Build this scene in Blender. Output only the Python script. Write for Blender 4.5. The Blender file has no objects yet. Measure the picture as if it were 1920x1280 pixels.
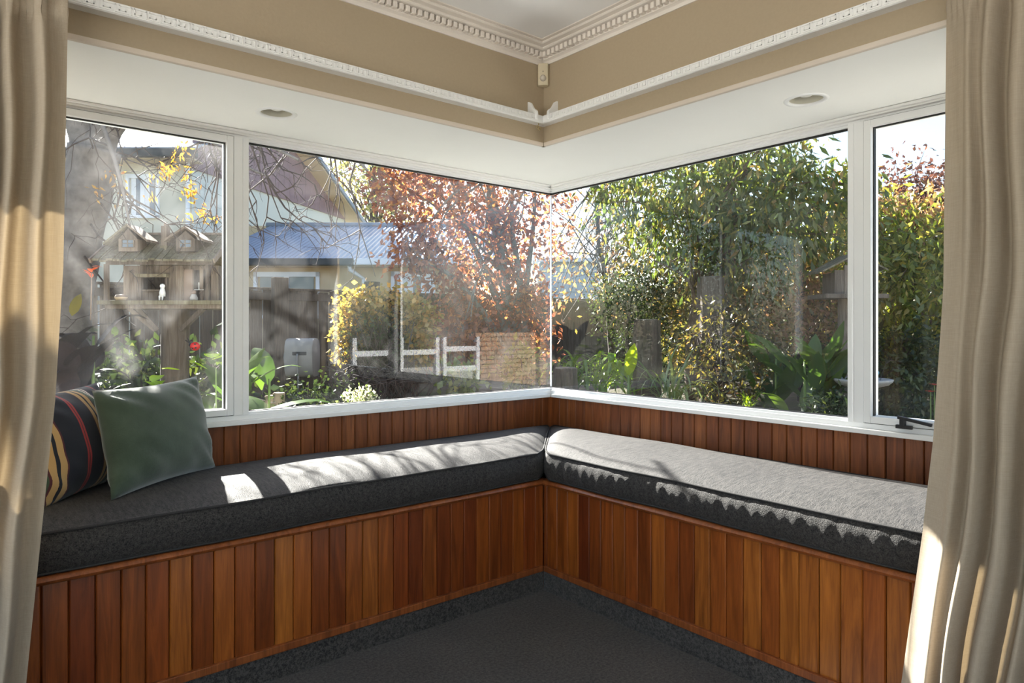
import bpy, bmesh, math, random
import numpy as np
from mathutils import Vector, Matrix
random.seed(7); rng = np.random.default_rng(7)
D = bpy.data; SC = bpy.context.scene; COL = SC.collection

# ------------------------------------------------------------------ camera, world, sun, exposure
EYE = 1.2; FOC = 1280.0; HOR = 611.0
TH = math.radians(50.3)
FW = Vector((math.cos(TH), math.sin(TH), 0)); RT = Vector((math.sin(TH), -math.cos(TH), 0))
CAM = Vector((-2.731, -2.935, EYE))
cd = D.cameras.new('camera'); cam = D.objects.new('camera', cd); COL.objects.link(cam)
cd.lens = 24; cd.sensor_width = 36; cd.shift_y = -(640 - HOR) / 1920; cd.clip_start = 0.05; cd.clip_end = 500
cam.location = CAM; cam.rotation_euler = (math.pi / 2, 0, TH - math.pi / 2)
SC.camera = cam
w = D.worlds.new('sky'); SC.world = w; w.use_nodes = True
wn = w.node_tree; wn.nodes.clear()
sky = wn.nodes.new('ShaderNodeTexSky'); sky.sky_type = 'NISHITA'; sky.sun_disc = False
sky.sun_elevation = math.radians(29.6); sky.sun_rotation = math.radians(6.3)
sky.air_density = 1.0; sky.dust_density = 1.2; sky.ozone_density = 1.0
bg = wn.nodes.new('ShaderNodeBackground'); bg.inputs['Strength'].default_value = 0.24
wo = wn.nodes.new('ShaderNodeOutputWorld')
wn.links.new(sky.outputs[0], bg.inputs[0]); wn.links.new(bg.outputs[0], wo.inputs[0])
SUNDIR = Vector((-0.11, -1.0, -0.57)).normalized()
sd = D.lights.new('sun', 'SUN'); sd.energy = 23.0; sd.angle = math.radians(0.53); sd.color = (1.0, 0.955, 0.89)
sun = D.objects.new('sun', sd); COL.objects.link(sun); sun.rotation_euler = SUNDIR.to_track_quat('-Z', 'Y').to_euler()
sun.location = (2, 14, 9)
SC.view_settings.view_transform = 'Standard'; SC.view_settings.look = 'None'
SC.view_settings.gamma = 1.0; SC.view_settings.use_curve_mapping = False
SC.view_settings.exposure = 0.76

# ------------------------------------------------------------------ helpers
def at(px, py, d):                       # the point that the photograph shows at a pixel, at a known depth
    return CAM + d * (FW + RT * ((px - 960) / FOC)) + Vector((0, 0, d * (HOR - py) / FOC))
def fr(lat, dep, z): 
    p = CAM + RT * lat + FW * dep; return Vector((p.x, p.y, z))
def lin(r, g, b):
    f = lambda c: (c / 255 / 12.92) if c <= 10 else ((c / 255 + .055) / 1.055) ** 2.4
    return (f(r), f(g), f(b), 1)

class MB:
    def __init__(s): s.v = []; s.f = []
    def add(s, vs, fs):
        o = len(s.v); s.v += [tuple(p) for p in vs]; s.f += [tuple(i + o for i in f) for f in fs]; return s
    def box(s, a, b):
        x0, y0, z0 = [min(a[i], b[i]) for i in range(3)]; x1, y1, z1 = [max(a[i], b[i]) for i in range(3)]
        return s.add([(x0,y0,z0),(x1,y0,z0),(x1,y1,z0),(x0,y1,z0),(x0,y0,z1),(x1,y0,z1),(x1,y1,z1),(x0,y1,z1)],
              [(0,3,2,1),(4,5,6,7),(0,1,5,4),(1,2,6,5),(2,3,7,6),(3,0,4,7)])
    def obox(s, c, ax, ay, az):          # centre and three half-axis vectors
        c = Vector(c); ax = Vector(ax); ay = Vector(ay); az = Vector(az)
        return s.add([c-ax-ay-az, c+ax-ay-az, c+ax+ay-az, c-ax+ay-az, c-ax-ay+az, c+ax-ay+az, c+ax+ay+az, c-ax+ay+az],
              [(0,3,2,1),(4,5,6,7),(0,1,5,4),(1,2,6,5),(2,3,7,6),(3,0,4,7)])
    def beam(s, p, q, w, h, up=(0,0,1)):
        p = Vector(p); q = Vector(q); d = (q - p); L = d.length; d.normalize(); up = Vector(up)
        x = d.cross(up)
        if x.length < 1e-4: x = d.cross(Vector((1,0,0)))
        x.normalize(); u = x.cross(d).normalized()
        return s.obox((p+q)/2, d*L/2, x*w/2, u*h/2)
    def tube(s, pts, rad, seg=8, caps=True):
        pts = [Vector(p) for p in pts]; n = len(pts)
        if not hasattr(rad, '__len__'): rad = [rad]*n
        o = len(s.v); ref = None
        for i in range(n):
            d = (pts[min(i+1,n-1)] - pts[max(i-1,0)])
            d = d.normalized() if d.length > 1e-9 else Vector((0,0,1))
            if ref is None: ref = d.orthogonal().normalized()
            x = (ref - d*ref.dot(d)); x = x.normalized() if x.length > 1e-6 else d.orthogonal().normalized(); ref = x; y = d.cross(x)
            for k in range(seg):
                a = 2*math.pi*k/seg; s.v.append(tuple(pts[i] + (x*math.cos(a) + y*math.sin(a))*rad[i]))
        for i in range(n-1):
            for k in range(seg):
                k2 = (k+1) % seg; s.f.append((o+i*seg+k, o+i*seg+k2, o+(i+1)*seg+k2, o+(i+1)*seg+k))
        if caps:
            s.f.append(tuple(o+k for k in range(seg))[::-1]); s.f.append(tuple(o+(n-1)*seg+k for k in range(seg)))
        return s
    def lathe(s, c, prof, seg=24):
        c = Vector(c); o = len(s.v); n = len(prof)
        for r, z in prof:
            for k in range(seg):
                a = 2*math.pi*k/seg; s.v.append((c.x + r*math.cos(a), c.y + r*math.sin(a), c.z + z))
        for i in range(n-1):
            for k in range(seg):
                k2 = (k+1) % seg; s.f.append((o+i*seg+k, o+i*seg+k2, o+(i+1)*seg+k2, o+(i+1)*seg+k))
        return s
    def ball(s, c, r, seg=12, rings=8):
        c = Vector(c); r = Vector(r) if hasattr(r, '__len__') else Vector((r,r,r)); o = len(s.v)
        for i in range(rings+1):
            t = math.pi*i/rings
            for k in range(seg):
                a = 2*math.pi*k/seg; s.v.append((c.x+r.x*math.sin(t)*math.cos(a), c.y+r.y*math.sin(t)*math.sin(a), c.z+r.z*math.cos(t)))
        for i in range(rings):
            for k in range(seg):
                k2 = (k+1) % seg; s.f.append((o+i*seg+k, o+(i+1)*seg+k, o+(i+1)*seg+k2, o+i*seg+k2))
        return s
    def prism(s, poly, d):               # polygon (3D points) pushed along vector d
        poly = [Vector(p) for p in poly]; d = Vector(d); n = len(poly)
        return s.add(poly + [p+d for p in poly], [tuple(range(n))[::-1], tuple(range(n, 2*n))] + [(i, (i+1)%n, n+(i+1)%n, n+i) for i in range(n)])
    def swap(s, on=True):                # mirror in the room's diagonal: the second side of the corner repeats the first
        if on: s.v = [(p[1], p[0], p[2]) for p in s.v]; s.f = [f[::-1] for f in s.f]
        return s
    def build(s, name, mat, parent=None, smooth=False, bevel=0, fix=True, stuff=False):
        me = D.meshes.new(name); me.from_pydata(s.v, [], s.f)
        if fix or bevel:
            bm = bmesh.new(); bm.from_mesh(me)
            if fix: bmesh.ops.recalc_face_normals(bm, faces=bm.faces)
            if bevel:
                bmesh.ops.bevel(bm, geom=[e for e in bm.edges if e.is_manifold and e.calc_face_angle(0) > .6], offset=bevel, segments=2, profile=.6, affect='EDGES', clamp_overlap=True)
            bm.to_mesh(me); bm.free()
        me.materials.append(mat)
        if smooth: me.shade_smooth() if smooth is True else me.shade_smooth()
        o = D.objects.new(name, me); COL.objects.link(o)
        if smooth == 'auto':
            try: me.set_sharp_from_angle(angle=math.radians(40))
            except Exception: pass
        if stuff: o['kind'] = 'stuff'
        if parent: attach(o, parent)
        return o
def wpos(o):
    p = Vector(o.location)
    while o.parent: o = o.parent; p += Vector(o.location)
    return p
def attach(o, parent):                   # keeps world place; no rotations on parents of world-built meshes
    o.parent = parent; o.location = Vector(o.location) - wpos(parent) if True else o.location
def tag(o, label, cat, group=None):
    o['label'] = label; o['category'] = cat
    if group: o['group'] = group
    return o
def struct(o, label=None, cat=None):
    o['kind'] = 'structure'
    if label: o['label'] = label
    if cat: o['category'] = cat
    return o
def thing(name, label, cat, loc=(0,0,0), group=None):
    o = D.objects.new(name, None); o.empty_display_size = .1; COL.objects.link(o); o.location = loc
    return tag(o, label, cat, group)
def copyof(src, name, loc, parent=None, rot=None, scale=None):
    o = D.objects.new(name, src); COL.objects.link(o); o.location = loc
    if parent: attach(o, parent)
    if rot is not None: o.rotation_euler = rot
    if scale is not None: o.scale = scale
    return o
def catmull(pts, sub=6):
    pts = [Vector(p) for p in pts]; out = []
    for i in range(len(pts)-1):
        p0 = pts[max(i-1,0)]; p1 = pts[i]; p2 = pts[i+1]; p3 = pts[min(i+2,len(pts)-1)]
        for k in range(sub):
            t = k/sub; out.append(.5*((2*p1)+(-p0+p2)*t+(2*p0-5*p1+4*p2-p3)*t*t+(-p0+3*p1-3*p2+p3)*t**3))
    out.append(pts[-1]); return out
def interp(z, tab):
    if z <= tab[0][0]: return tab[0][1]
    for (a, b), (c, d) in zip(tab, tab[1:]):
        if z <= c: return b + (d-b)*(z-a)/(c-a)
    return tab[-1][1]

# ------------------------------------------------------------------ materials
class NT:
    def __init__(s, name):
        s.m = D.materials.new(name); s.m.use_nodes = True; s.t = s.m.node_tree; s.t.nodes.clear()
        s.out = s.n('OutputMaterial')
    def n(s, typ, **kw):
        x = s.t.nodes.new('ShaderNode' + typ)
        for k, v in kw.items():
            if k in x.inputs: x.inputs[k].default_value = v
            else: setattr(x, k, v)
        return x
    def l(s, a, b): s.t.links.new(a, b)
    def ramp(s, fac, stops, interp='LINEAR'):
        r = s.n('ValToRGB'); e = r.color_ramp.elements; r.color_ramp.interpolation = interp
        while len(e) < len(stops): e.new(.5)
        for i, (p, c) in enumerate(stops): e[i].position = p; e[i].color = c if len(c) == 4 else (*c, 1)
        s.l(fac, r.inputs[0]); return r.outputs[0]
    def mix(s, fac, a, b, mode='MIX'):
        m = s.n('Mix', data_type='RGBA', blend_type=mode)
        for v, i in ((fac, 0), (a, 6), (b, 7)):
            if hasattr(v, 'links'): s.l(v, m.inputs[i])
            else: m.inputs[i].default_value = v
        return m.outputs[2]
    def coord(s, kind='Object', scale=(1,1,1), loc=None):
        c = s.n('TexCoord'); mp = s.n('Mapping'); s.l(c.outputs[kind], mp.inputs[0]); mp.inputs['Scale'].default_value = scale
        if loc is not None: s.l(loc, mp.inputs['Location'])
        return mp.outputs[0]
    def noise(s, vec, scale=5, detail=4, rough=.5, dist=0):
        x = s.n('TexNoise', Scale=scale, Detail=detail, Roughness=rough, Distortion=dist)
        if vec is not None: s.l(vec, x.inputs['Vector'])
        return x.outputs[0]
    def bump(s, h, strength=.3, dist=.01):
        b = s.n('Bump', Strength=strength, Distance=dist); s.l(h, b.inputs['Height']); return b.outputs[0]
    def pbr(s, col, rough=.5, bump=None, metal=0, spec=.5, sheen=0, coat=0):
        p = s.n('BsdfPrincipled')
        if hasattr(col, 'links'): s.l(col, p.inputs['Base Color'])
        else: p.inputs['Base Color'].default_value = col
        if hasattr(rough, 'links'): s.l(rough, p.inputs['Roughness'])
        else: p.inputs['Roughness'].default_value = rough
        p.inputs['Metallic'].default_value = metal; p.inputs['Specular IOR Level'].default_value = spec
        if sheen: p.inputs['Sheen Weight'].default_value = sheen
        if coat: p.inputs['Coat Weight'].default_value = coat; p.inputs['Coat Roughness'].default_value = .25
        if bump is not None: s.l(bump, p.inputs['Normal'])
        return p.outputs[0]
    def done(s, sh): s.l(sh, s.out.inputs[0]); return s.m
M = {}
def simple(name, col, rough=.5, nscale=None, var=.15, bump=0, spec=.4, metal=0):
    t = NT(name); c = col if len(col) == 4 else (*col, 1)
    if nscale:
        n = t.noise(t.coord(), nscale, 5, .6)
        cc = t.ramp(n, [(.25, tuple(x*(1-var) for x in c[:3])), (.75, tuple(min(1, x*(1+var)) for x in c[:3]))])
        M[name] = t.done(t.pbr(cc, rough, t.bump(n, bump, .004) if bump else None, metal, spec))
    else: M[name] = t.done(t.pbr(c, rough, None, metal, spec))
    return M[name]
simple('white_paint', (.84,.84,.82), .45, 3, .02)
simple('white_frame', (.84,.85,.85), .3, 4, .02)
simple('soffit_paint', (.88,.885,.86), .6, 2, .02)
simple('beige_wall', (.41,.33,.225), .65, 90, .03, .12)
simple('cream_trim', (.66,.58,.49), .5, 4, .03)
simple('ceiling_paint', (.88,.875,.86), .7, 2, .02)
simple('plaster_trim', (.76,.70,.63), .6, 5, .03)
simple('black_rubber_and_shade', (.012,.012,.012), .6)
simple('dark_metal', (.02,.02,.022), .35)
simple('brass', (.55,.45,.25), .3, metal=1)
simple('sensor_plastic', (.62,.54,.38), .45)
simple('lens_plastic', (.55,.50,.42), .25)
simple('lamp_inside', (.62,.60,.50), .4)
simple('cream_wall', (.62,.58,.48), .8, 1.2, .06)
simple('cream_wall_pale', (.70,.71,.66), .8, 1.2, .05)
simple('tan_wall', (.60,.47,.30), .8, 1.5, .08)
simple('tan_soffit', (.62,.50,.34), .8)
simple('gable_board_shade_tint', (.30,.20,.22), .6, 3, .1)  # purplish shading of the gable is put into the board colour
simple('gutter_dark', (.04,.045,.05), .5)
simple('house_white', (.78,.80,.85), .4)
simple('shed_wall', (.50,.60,.68), .6, 1.5, .06)
simple('house_glass', (.10,.13,.17), .05, spec=.8)
simple('house_curtain', (.72,.74,.78), .8, 12, .08)
simple('bark_grey', (.16,.145,.135), .9, 14, .4, .8)
simple('bark_brown', (.12,.085,.06), .9, 18, .4, .8)
simple('twig', (.055,.040,.035), .8, 20, .3)
simple('stem_green', (.16,.24,.06), .6)
simple('concrete', (.76,.74,.69), .9, 6, .08, .2)
simple('stone', (.42,.40,.37), .85, 22, .2, .4)
simple('hose_reel', (.36,.345,.31), .5, 8, .06)
simple('hose', (.36,.35,.33), .5)
simple('petal_red', (.60,.02,.015), .4)
simple('petal_orange', (.85,.16,.05), .5)
simple('ladybird_red', (.55,.015,.012), .25)
simple('figure_white', (.75,.74,.70), .6)
simple('figure_brown', (.22,.16,.12), .7)
simple('glaze_blue', (.10,.30,.38), .2)
simple('log_cut', (.52,.40,.26), .8, 9, .2)
simple('mortar', (.46,.40,.34), .9, 20, .1)

t = NT('roof_metal'); n = t.noise(t.coord(), .7, 3)
M['roof_metal'] = t.done(t.pbr(t.ramp(n, [(.3, (.20,.24,.31)), (.7, (.25,.29,.36))]), .45, None, .0, .5))

def wood(name, stops, gloss=.32, randomise=True):
    t = NT(name); oi = t.n('ObjectInfo'); ml = t.n('VectorMath', operation='SCALE'); cx = t.n('CombineXYZ')
    t.l(oi.outputs['Random'], cx.inputs[0]); t.l(oi.outputs['Random'], cx.inputs[2]); t.l(cx.outputs[0], ml.inputs[0]); ml.inputs['Scale'].default_value = 37
    v = t.coord('Object', (9, 9, .7), ml.outputs[0])
    g = t.noise(v, 3.2, 6, .6, 1.6); f = t.noise(t.coord('Object', (60, 60, 1.2), ml.outputs[0]), 6, 3, .7)
    base = t.ramp(oi.outputs['Random'], stops)
    c = t.mix(t.ramp(g, [(.30, (.0,.0,.0)), (.72, (1,1,1))]), t.mix(1.0, base, (.52,.42,.36,1), 'MULTIPLY'), t.mix(1.0, base, (1.30,1.22,1.10,1), 'MULTIPLY'))
    c = t.mix(t.ramp(f, [(.35, (.45,.45,.45)), (.6, (0,0,0))]), c, t.mix(1.0, c, (.60,.52,.48,1), 'MULTIPLY'))
    M[name] = t.done(t.pbr(c, gloss, t.bump(f, .06, .002), spec=.5)); return M[name]
RIMU = [(0, (.17,.040,.010)), (.2, (.29,.085,.015)), (.4, (.14,.030,.009)), (.55, (.36,.115,.020)), (.7, (.23,.055,.012)), (.85, (.40,.145,.025)), (1, (.19,.044,.011))]
wood('rimu_boards', RIMU, .30)
wood('rimu_back_boards', [(0, (.20,.065,.022)), (.35, (.27,.095,.03)), (.7, (.22,.07,.022)), (1, (.30,.11,.035))], .38)
wood('rimu_rail', [(0, (.27,.085,.026)), (1, (.30,.10,.03))], .34)
wood('weathered_wood', [(0, (.12,.108,.095)), (.5, (.17,.152,.132)), (1, (.22,.195,.165))], .9)
wood('mossy_wood', [(0, (.13,.135,.095)), (.5, (.17,.165,.11)), (1, (.21,.20,.15))], .95)
wood('fence_wood', [(0, (.085,.07,.055)), (.5, (.115,.098,.078)), (1, (.15,.13,.105))], .9)
wood('brick_face', [(0, (.50,.36,.27)), (.5, (.58,.44,.32)), (1, (.48,.40,.30))], .9)

def carpet(name, a, b):
    t = NT(name); v = t.coord('Object'); n = t.noise(v, 95, 5, .95); n2 = t.noise(v, 4, 3)
    c = t.mix(.15, t.ramp(n, [(.43, a), (.58, b)]), t.ramp(n2, [(.3, a), (.7, b)]))
    M[name] = t.done(t.pbr(c, .95, t.bump(n, .8, .004), spec=.1, sheen=.2)); return M[name]
carpet('carpet', (.010,.0092,.0085), (.105,.096,.088))
def tweed(name, a, b, streak):
    t = NT(name); n1 = t.noise(t.coord('Object', streak), 95, 3, .8); n2 = t.noise(t.coord('Object'), 300, 2, .8)
    c = t.ramp(t.mix(.5, n1, n2), [(.40, a), (.50, tuple((x+y)/2 for x, y in zip(a, b))), (.62, b)])
    M[name] = t.done(t.pbr(c, .62, t.bump(t.mix(.5, n1, n2), .9, .006), spec=.18, sheen=.06)); return M[name]
tweed('tweed_a', (.007,.0067,.007), (.068,.063,.059), (1,.16,1))
tweed('tweed_b', (.007,.0067,.007), (.068,.063,.059), (.16,1,1))
simple('tweed_piping', (.03,.029,.029), .9, 300, .3)

t = NT('curtain_linen'); n = t.noise(t.coord('Object', (4,4,160)), 6, 3, .7); n2 = t.noise(t.coord('Object', (160,160,3)), 5, 3, .7)
c = t.ramp(t.mix(.5, n, n2), [(.3, (.36,.30,.23)), (.7, (.48,.41,.32))])
df = t.n('BsdfDiffuse'); tr = t.n('BsdfTranslucent'); mx = t.n('MixShader'); mx.inputs[0].default_value = .11
t.l(c, df.inputs[0]); t.l(t.mix(1.0, c, (1.0,.86,.62,1), 'MULTIPLY'), tr.inputs[0]); t.l(t.bump(n2, .2, .002), df.inputs['Normal'])
t.l(df.outputs[0], mx.inputs[1]); t.l(tr.outputs[0], mx.inputs[2]); M['curtain_linen'] = t.done(mx.outputs[0])

t = NT('velvet_green'); n = t.noise(t.coord('Object'), 9, 4, .6); n2 = t.noise(t.coord('Object'), 350, 2)
c = t.ramp(n, [(.3, (.030,.052,.034)), (.7, (.060,.092,.062))])
M['velvet_green'] = t.done(t.pbr(c, .85, t.bump(n2, .3, .002), spec=.2, sheen=.55))

# glass: clear with a Fresnel reflection and a thin film of dust that scatters sunlight
def glass(name, dust, base):
    t = NT(name); lw = t.n('LayerWeight', Blend=.5); pw = t.n('Math', operation='POWER'); pw.inputs[1].default_value = 5; t.l(lw.outputs['Facing'], pw.inputs[0])
    ml = t.n('Math', operation='MULTIPLY_ADD'); ml.inputs[1].default_value = .80; ml.inputs[2].default_value = .030; t.l(pw.outputs[0], ml.inputs[0])
    tp = t.n('BsdfTransparent'); tp.inputs[0].default_value = (.965,.975,.97,1); gl = t.n('BsdfGlossy', Roughness=.0); gl.inputs[0].default_value = (.95,.95,.95,1)
    m1 = t.n('MixShader'); t.l(ml.outputs[0], m1.inputs[0]); t.l(tp.outputs[0], m1.inputs[1]); t.l(gl.outputs[0], m1.inputs[2])
    v = t.coord('Object'); n = t.noise(v, 2.3, 5, .6, .6); n2 = t.noise(v, 60, 3, .7)
    f = t.ramp(n, [(.42, (base,)*3), (.72, (dust,)*3)]); f2 = t.ramp(n2, [(.66, (0,0,0)), (.78, (dust*.8,)*3)])
    ad = t.n('Math', operation='ADD'); t.l(f, ad.inputs[0]); t.l(f2, ad.inputs[1])
    tl = t.n('BsdfTranslucent'); tl.inputs[0].default_value = (.8,.8,.8,1)
    m2 = t.n('MixShader'); t.l(ad.outputs[0], m2.inputs[0]); t.l(m1.outputs[0], m2.inputs[1]); t.l(tl.outputs[0], m2.inputs[2])
    M[name] = t.done(m2.outputs[0]); return M[name]
glass('glass_dusty', .034, .0016); glass('glass_pane', .011, .0010); glass('glass_clear', .012, .0008)

def leafmat(name, stops, trans=.5, gloss=.05, rough=.35):
    t = NT(name); g = t.n('NewGeometry'); c = t.ramp(g.outputs['Random Per Island'], stops)
    df = t.n('BsdfDiffuse'); tr = t.n('BsdfTranslucent'); gl = t.n('BsdfGlossy', Roughness=rough)
    t.l(c, df.inputs[0]); t.l(t.mix(1.0, c, (1.7,1.6,1.0,1), 'MULTIPLY'), tr.inputs[0]); gl.inputs[0].default_value = (.8,.8,.8,1)
    m1 = t.n('MixShader'); m1.inputs[0].default_value = trans; t.l(df.outputs[0], m1.inputs[1]); t.l(tr.outputs[0], m1.inputs[2])
    m2 = t.n('MixShader'); m2.inputs[0].default_value = gloss; t.l(m1.outputs[0], m2.inputs[1]); t.l(gl.outputs[0], m2.inputs[2])
    M[name] = t.done(m2.outputs[0]); return M[name]
leafmat('leaf_copper', [(0, (.12,.040,.036)), (.3, (.20,.070,.050)), (.6, (.28,.095,.058)), (.85, (.40,.15,.065)), (1, (.48,.24,.08))])
leafmat('leaf_green', [(0, (.045,.07,.018)), (.4, (.075,.115,.025)), (.7, (.12,.15,.03)), (.92, (.20,.19,.04)), (1, (.30,.18,.06))])
leafmat('leaf_olive', [(0, (.06,.065,.018)), (.4, (.11,.11,.028)), (.7, (.18,.15,.035)), (.9, (.28,.20,.05)), (1, (.34,.15,.07))])
leafmat('leaf_yellowgreen', [(0, (.07,.11,.015)), (.5, (.14,.18,.025)), (.85, (.26,.26,.04)), (1, (.36,.28,.06))])
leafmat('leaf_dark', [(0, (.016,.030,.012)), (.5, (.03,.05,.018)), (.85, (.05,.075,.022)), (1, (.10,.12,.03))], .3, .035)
leafmat('leaf_purple', [(0, (.055,.022,.026)), (.5, (.10,.04,.040)), (1, (.16,.07,.05))], .35)
leafmat('leaf_pink', [(0, (.14,.12,.03)), (.35, (.28,.17,.08)), (.7, (.36,.18,.13)), (1, (.42,.33,.12))])
leafmat('leaf_gold', [(0, (.40,.22,.02)), (.6, (.50,.28,.03)), (1, (.42,.15,.03))], .4)
leafmat('leaf_autumn', [(0, (.16,.15,.035)), (.4, (.30,.22,.05)), (.75, (.42,.24,.06)), (1, (.40,.30,.08))])
leafmat('leaf_pale', [(0, (.16,.19,.08)), (.5, (.24,.25,.11)), (1, (.30,.22,.12))])
leafmat('leaf_whiteflower', [(0, (.10,.16,.05)), (.35, (.16,.22,.08)), (.5, (.60,.60,.52)), (1, (.75,.74,.66))])
def blademat(name, a, b, trans=.45, gloss=.04):
    t = NT(name); oi = t.n('ObjectInfo'); c = t.ramp(oi.outputs['Random'], [(0, a), (1, b)])
    n = t.noise(t.coord('Object', (14,3,3)), 4, 3, .6); c = t.mix(t.ramp(n, [(.3, (0,0,0)), (.7, (.5,.5,.5))]), c, t.mix(1.0, c, (.65,.7,.6,1), 'MULTIPLY'))
    df = t.n('BsdfDiffuse'); tr = t.n('BsdfTranslucent'); gl = t.n('BsdfGlossy', Roughness=.3)
    t.l(c, df.inputs[0]); t.l(t.mix(1.0, c, (1.7,1.6,.8,1), 'MULTIPLY'), tr.inputs[0])
    m1 = t.n('MixShader'); m1.inputs[0].default_value = trans; t.l(df.outputs[0], m1.inputs[1]); t.l(tr.outputs[0], m1.inputs[2])
    m2 = t.n('MixShader'); m2.inputs[0].default_value = gloss; t.l(m1.outputs[0], m2.inputs[1]); t.l(gl.outputs[0], m2.inputs[2])
    M[name] = t.done(m2.outputs[0])
blademat('blade_green', (.045,.095,.022), (.10,.17,.03)); blademat('blade_lime', (.22,.36,.02), (.32,.45,.03), .55)
blademat('blade_bronze', (.022,.018,.022), (.05,.038,.045), .2, .05); blademat('blade_strap', (.10,.20,.02), (.22,.34,.03), .45, .07)
blademat('blade_grass', (.14,.20,.06), (.28,.32,.14), .35, .07); blademat('blade_amber', (.22,.22,.03), (.34,.20,.04), .6)
t = NT('mulch'); v = t.coord('Object'); n = t.noise(v, 16, 6, .75); n2 = t.noise(v, .8, 3)
c = t.mix(t.ramp(n2, [(.4, (0,0,0)), (.6, (1,1,1))]), t.ramp(n, [(.3, (.035,.028,.02)), (.7, (.13,.10,.07))]), t.ramp(n, [(.3, (.03,.04,.015)), (.7, (.10,.11,.04))]))
M['mulch'] = t.done(t.pbr(c, .95, t.bump(n, .8, .05)))

# ------------------------------------------------------------------ the room
BF = -0.632                              # plane of the bench fronts and of the bulkhead, both sides of the corner
SOF = 2.0175; CEIL = 2.45; LEN = {0: 2.95, 1: 2.95}
SIDE = {0: 'left', 1: 'right'}
RX0, RY0 = -4.4, -5.6                    # far walls of the room, behind the camera
struct(MB().box((RX0, RY0, -.05), (0, 0, 0)).build('floor', M['carpet']), 'charcoal flecked carpet covering the room floor', 'carpet')
struct(MB().box((RX0, RY0, CEIL), (BF + .1, BF + .1, CEIL + .06)).build('ceiling', M['ceiling_paint']), 'white plaster ceiling above the beige walls', 'ceiling')
# far walls, unseen; their wide openings are added to fill the room with daylight
b = MB().box((RX0-.12, RY0, 0), (RX0, -5.35, CEIL)).box((RX0-.12, -.95, 0), (RX0, BF+.1, CEIL)).box((RX0-.12, -5.35, 2.36), (RX0, -.95, CEIL)).box((RX0-.1, -3.2, 0), (RX0-.02, -3.1, 2.36))
struct(b.build('wall_back', M['beige_wall']), 'unseen beige wall behind the viewer with open side added for daylight', 'wall')
b = MB().box((RX0-.12, RY0-.12, 0), (-4.0, RY0, CEIL)).box((-2.2, RY0-.12, 0), (BF+.1, RY0, CEIL)).box((-4.0, RY0-.12, 2.2), (-2.2, RY0, CEIL))
struct(b.build('wall_rear', M['beige_wall']), 'unseen beige wall opposite the window seat with opening added for daylight', 'wall')

def board_mesh(name, w, h, mat, th=.014, groove=.0035):
    # tongue-and-groove board: flat face with chamfered long edges, face towards -y, origin at its lower left corner
    c = groove
    prof = [(0, 0), (0, -th + c*1.5), (c, -th), (w - c, -th), (w, -th + c*1.5), (w, 0)]
    b = MB(); n = len(prof)
    b.add([(x, y, 0) for x, y in prof] + [(x, y, h) for x, y in prof], [tuple(range(n)), tuple(range(2*n-1, n-1, -1))] + [(i, (i+1) % n, n+(i+1) % n, n+i) for i in range(n)])
    me = D.meshes.new(name); me.from_pydata(b.v, [], b.f); me.materials.append(mat); return me

def place_boards(parent, sw, y, z0, z1, x_from, x_to, anchor, pitch, mat, inset=0):
    h = z1 - z0; full = board_mesh('board', pitch - .0012, h, mat)
    cuts = [x_to]; k = math.floor((x_to - anchor) / pitch - 1e-6)
    while anchor + k*pitch > x_from: cuts.append(anchor + k*pitch); k -= 1
    cuts.append(x_from); cuts = [c for i, c in enumerate(cuts) if i == 0 or cuts[i-1] - c > .008]
    for a, c in zip(cuts[1:], cuts):
        wdt = c - a
        me = full if abs(wdt - pitch) < .002 else board_mesh('board', wdt - .0012, h, mat)
        o = D.objects.new('board', me); COL.objects.link(o)
        d = random.uniform(-.0008, .0008)
        if sw: o.matrix_world = Matrix(((0,1,0,y+d),(1,0,0,a),(0,0,1,z0),(0,0,0,1)))
        else: o.location = (a, y + d, z0)
        o.parent = parent
        o.matrix_parent_inverse = Matrix.Translation(-wpos(parent))

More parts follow.
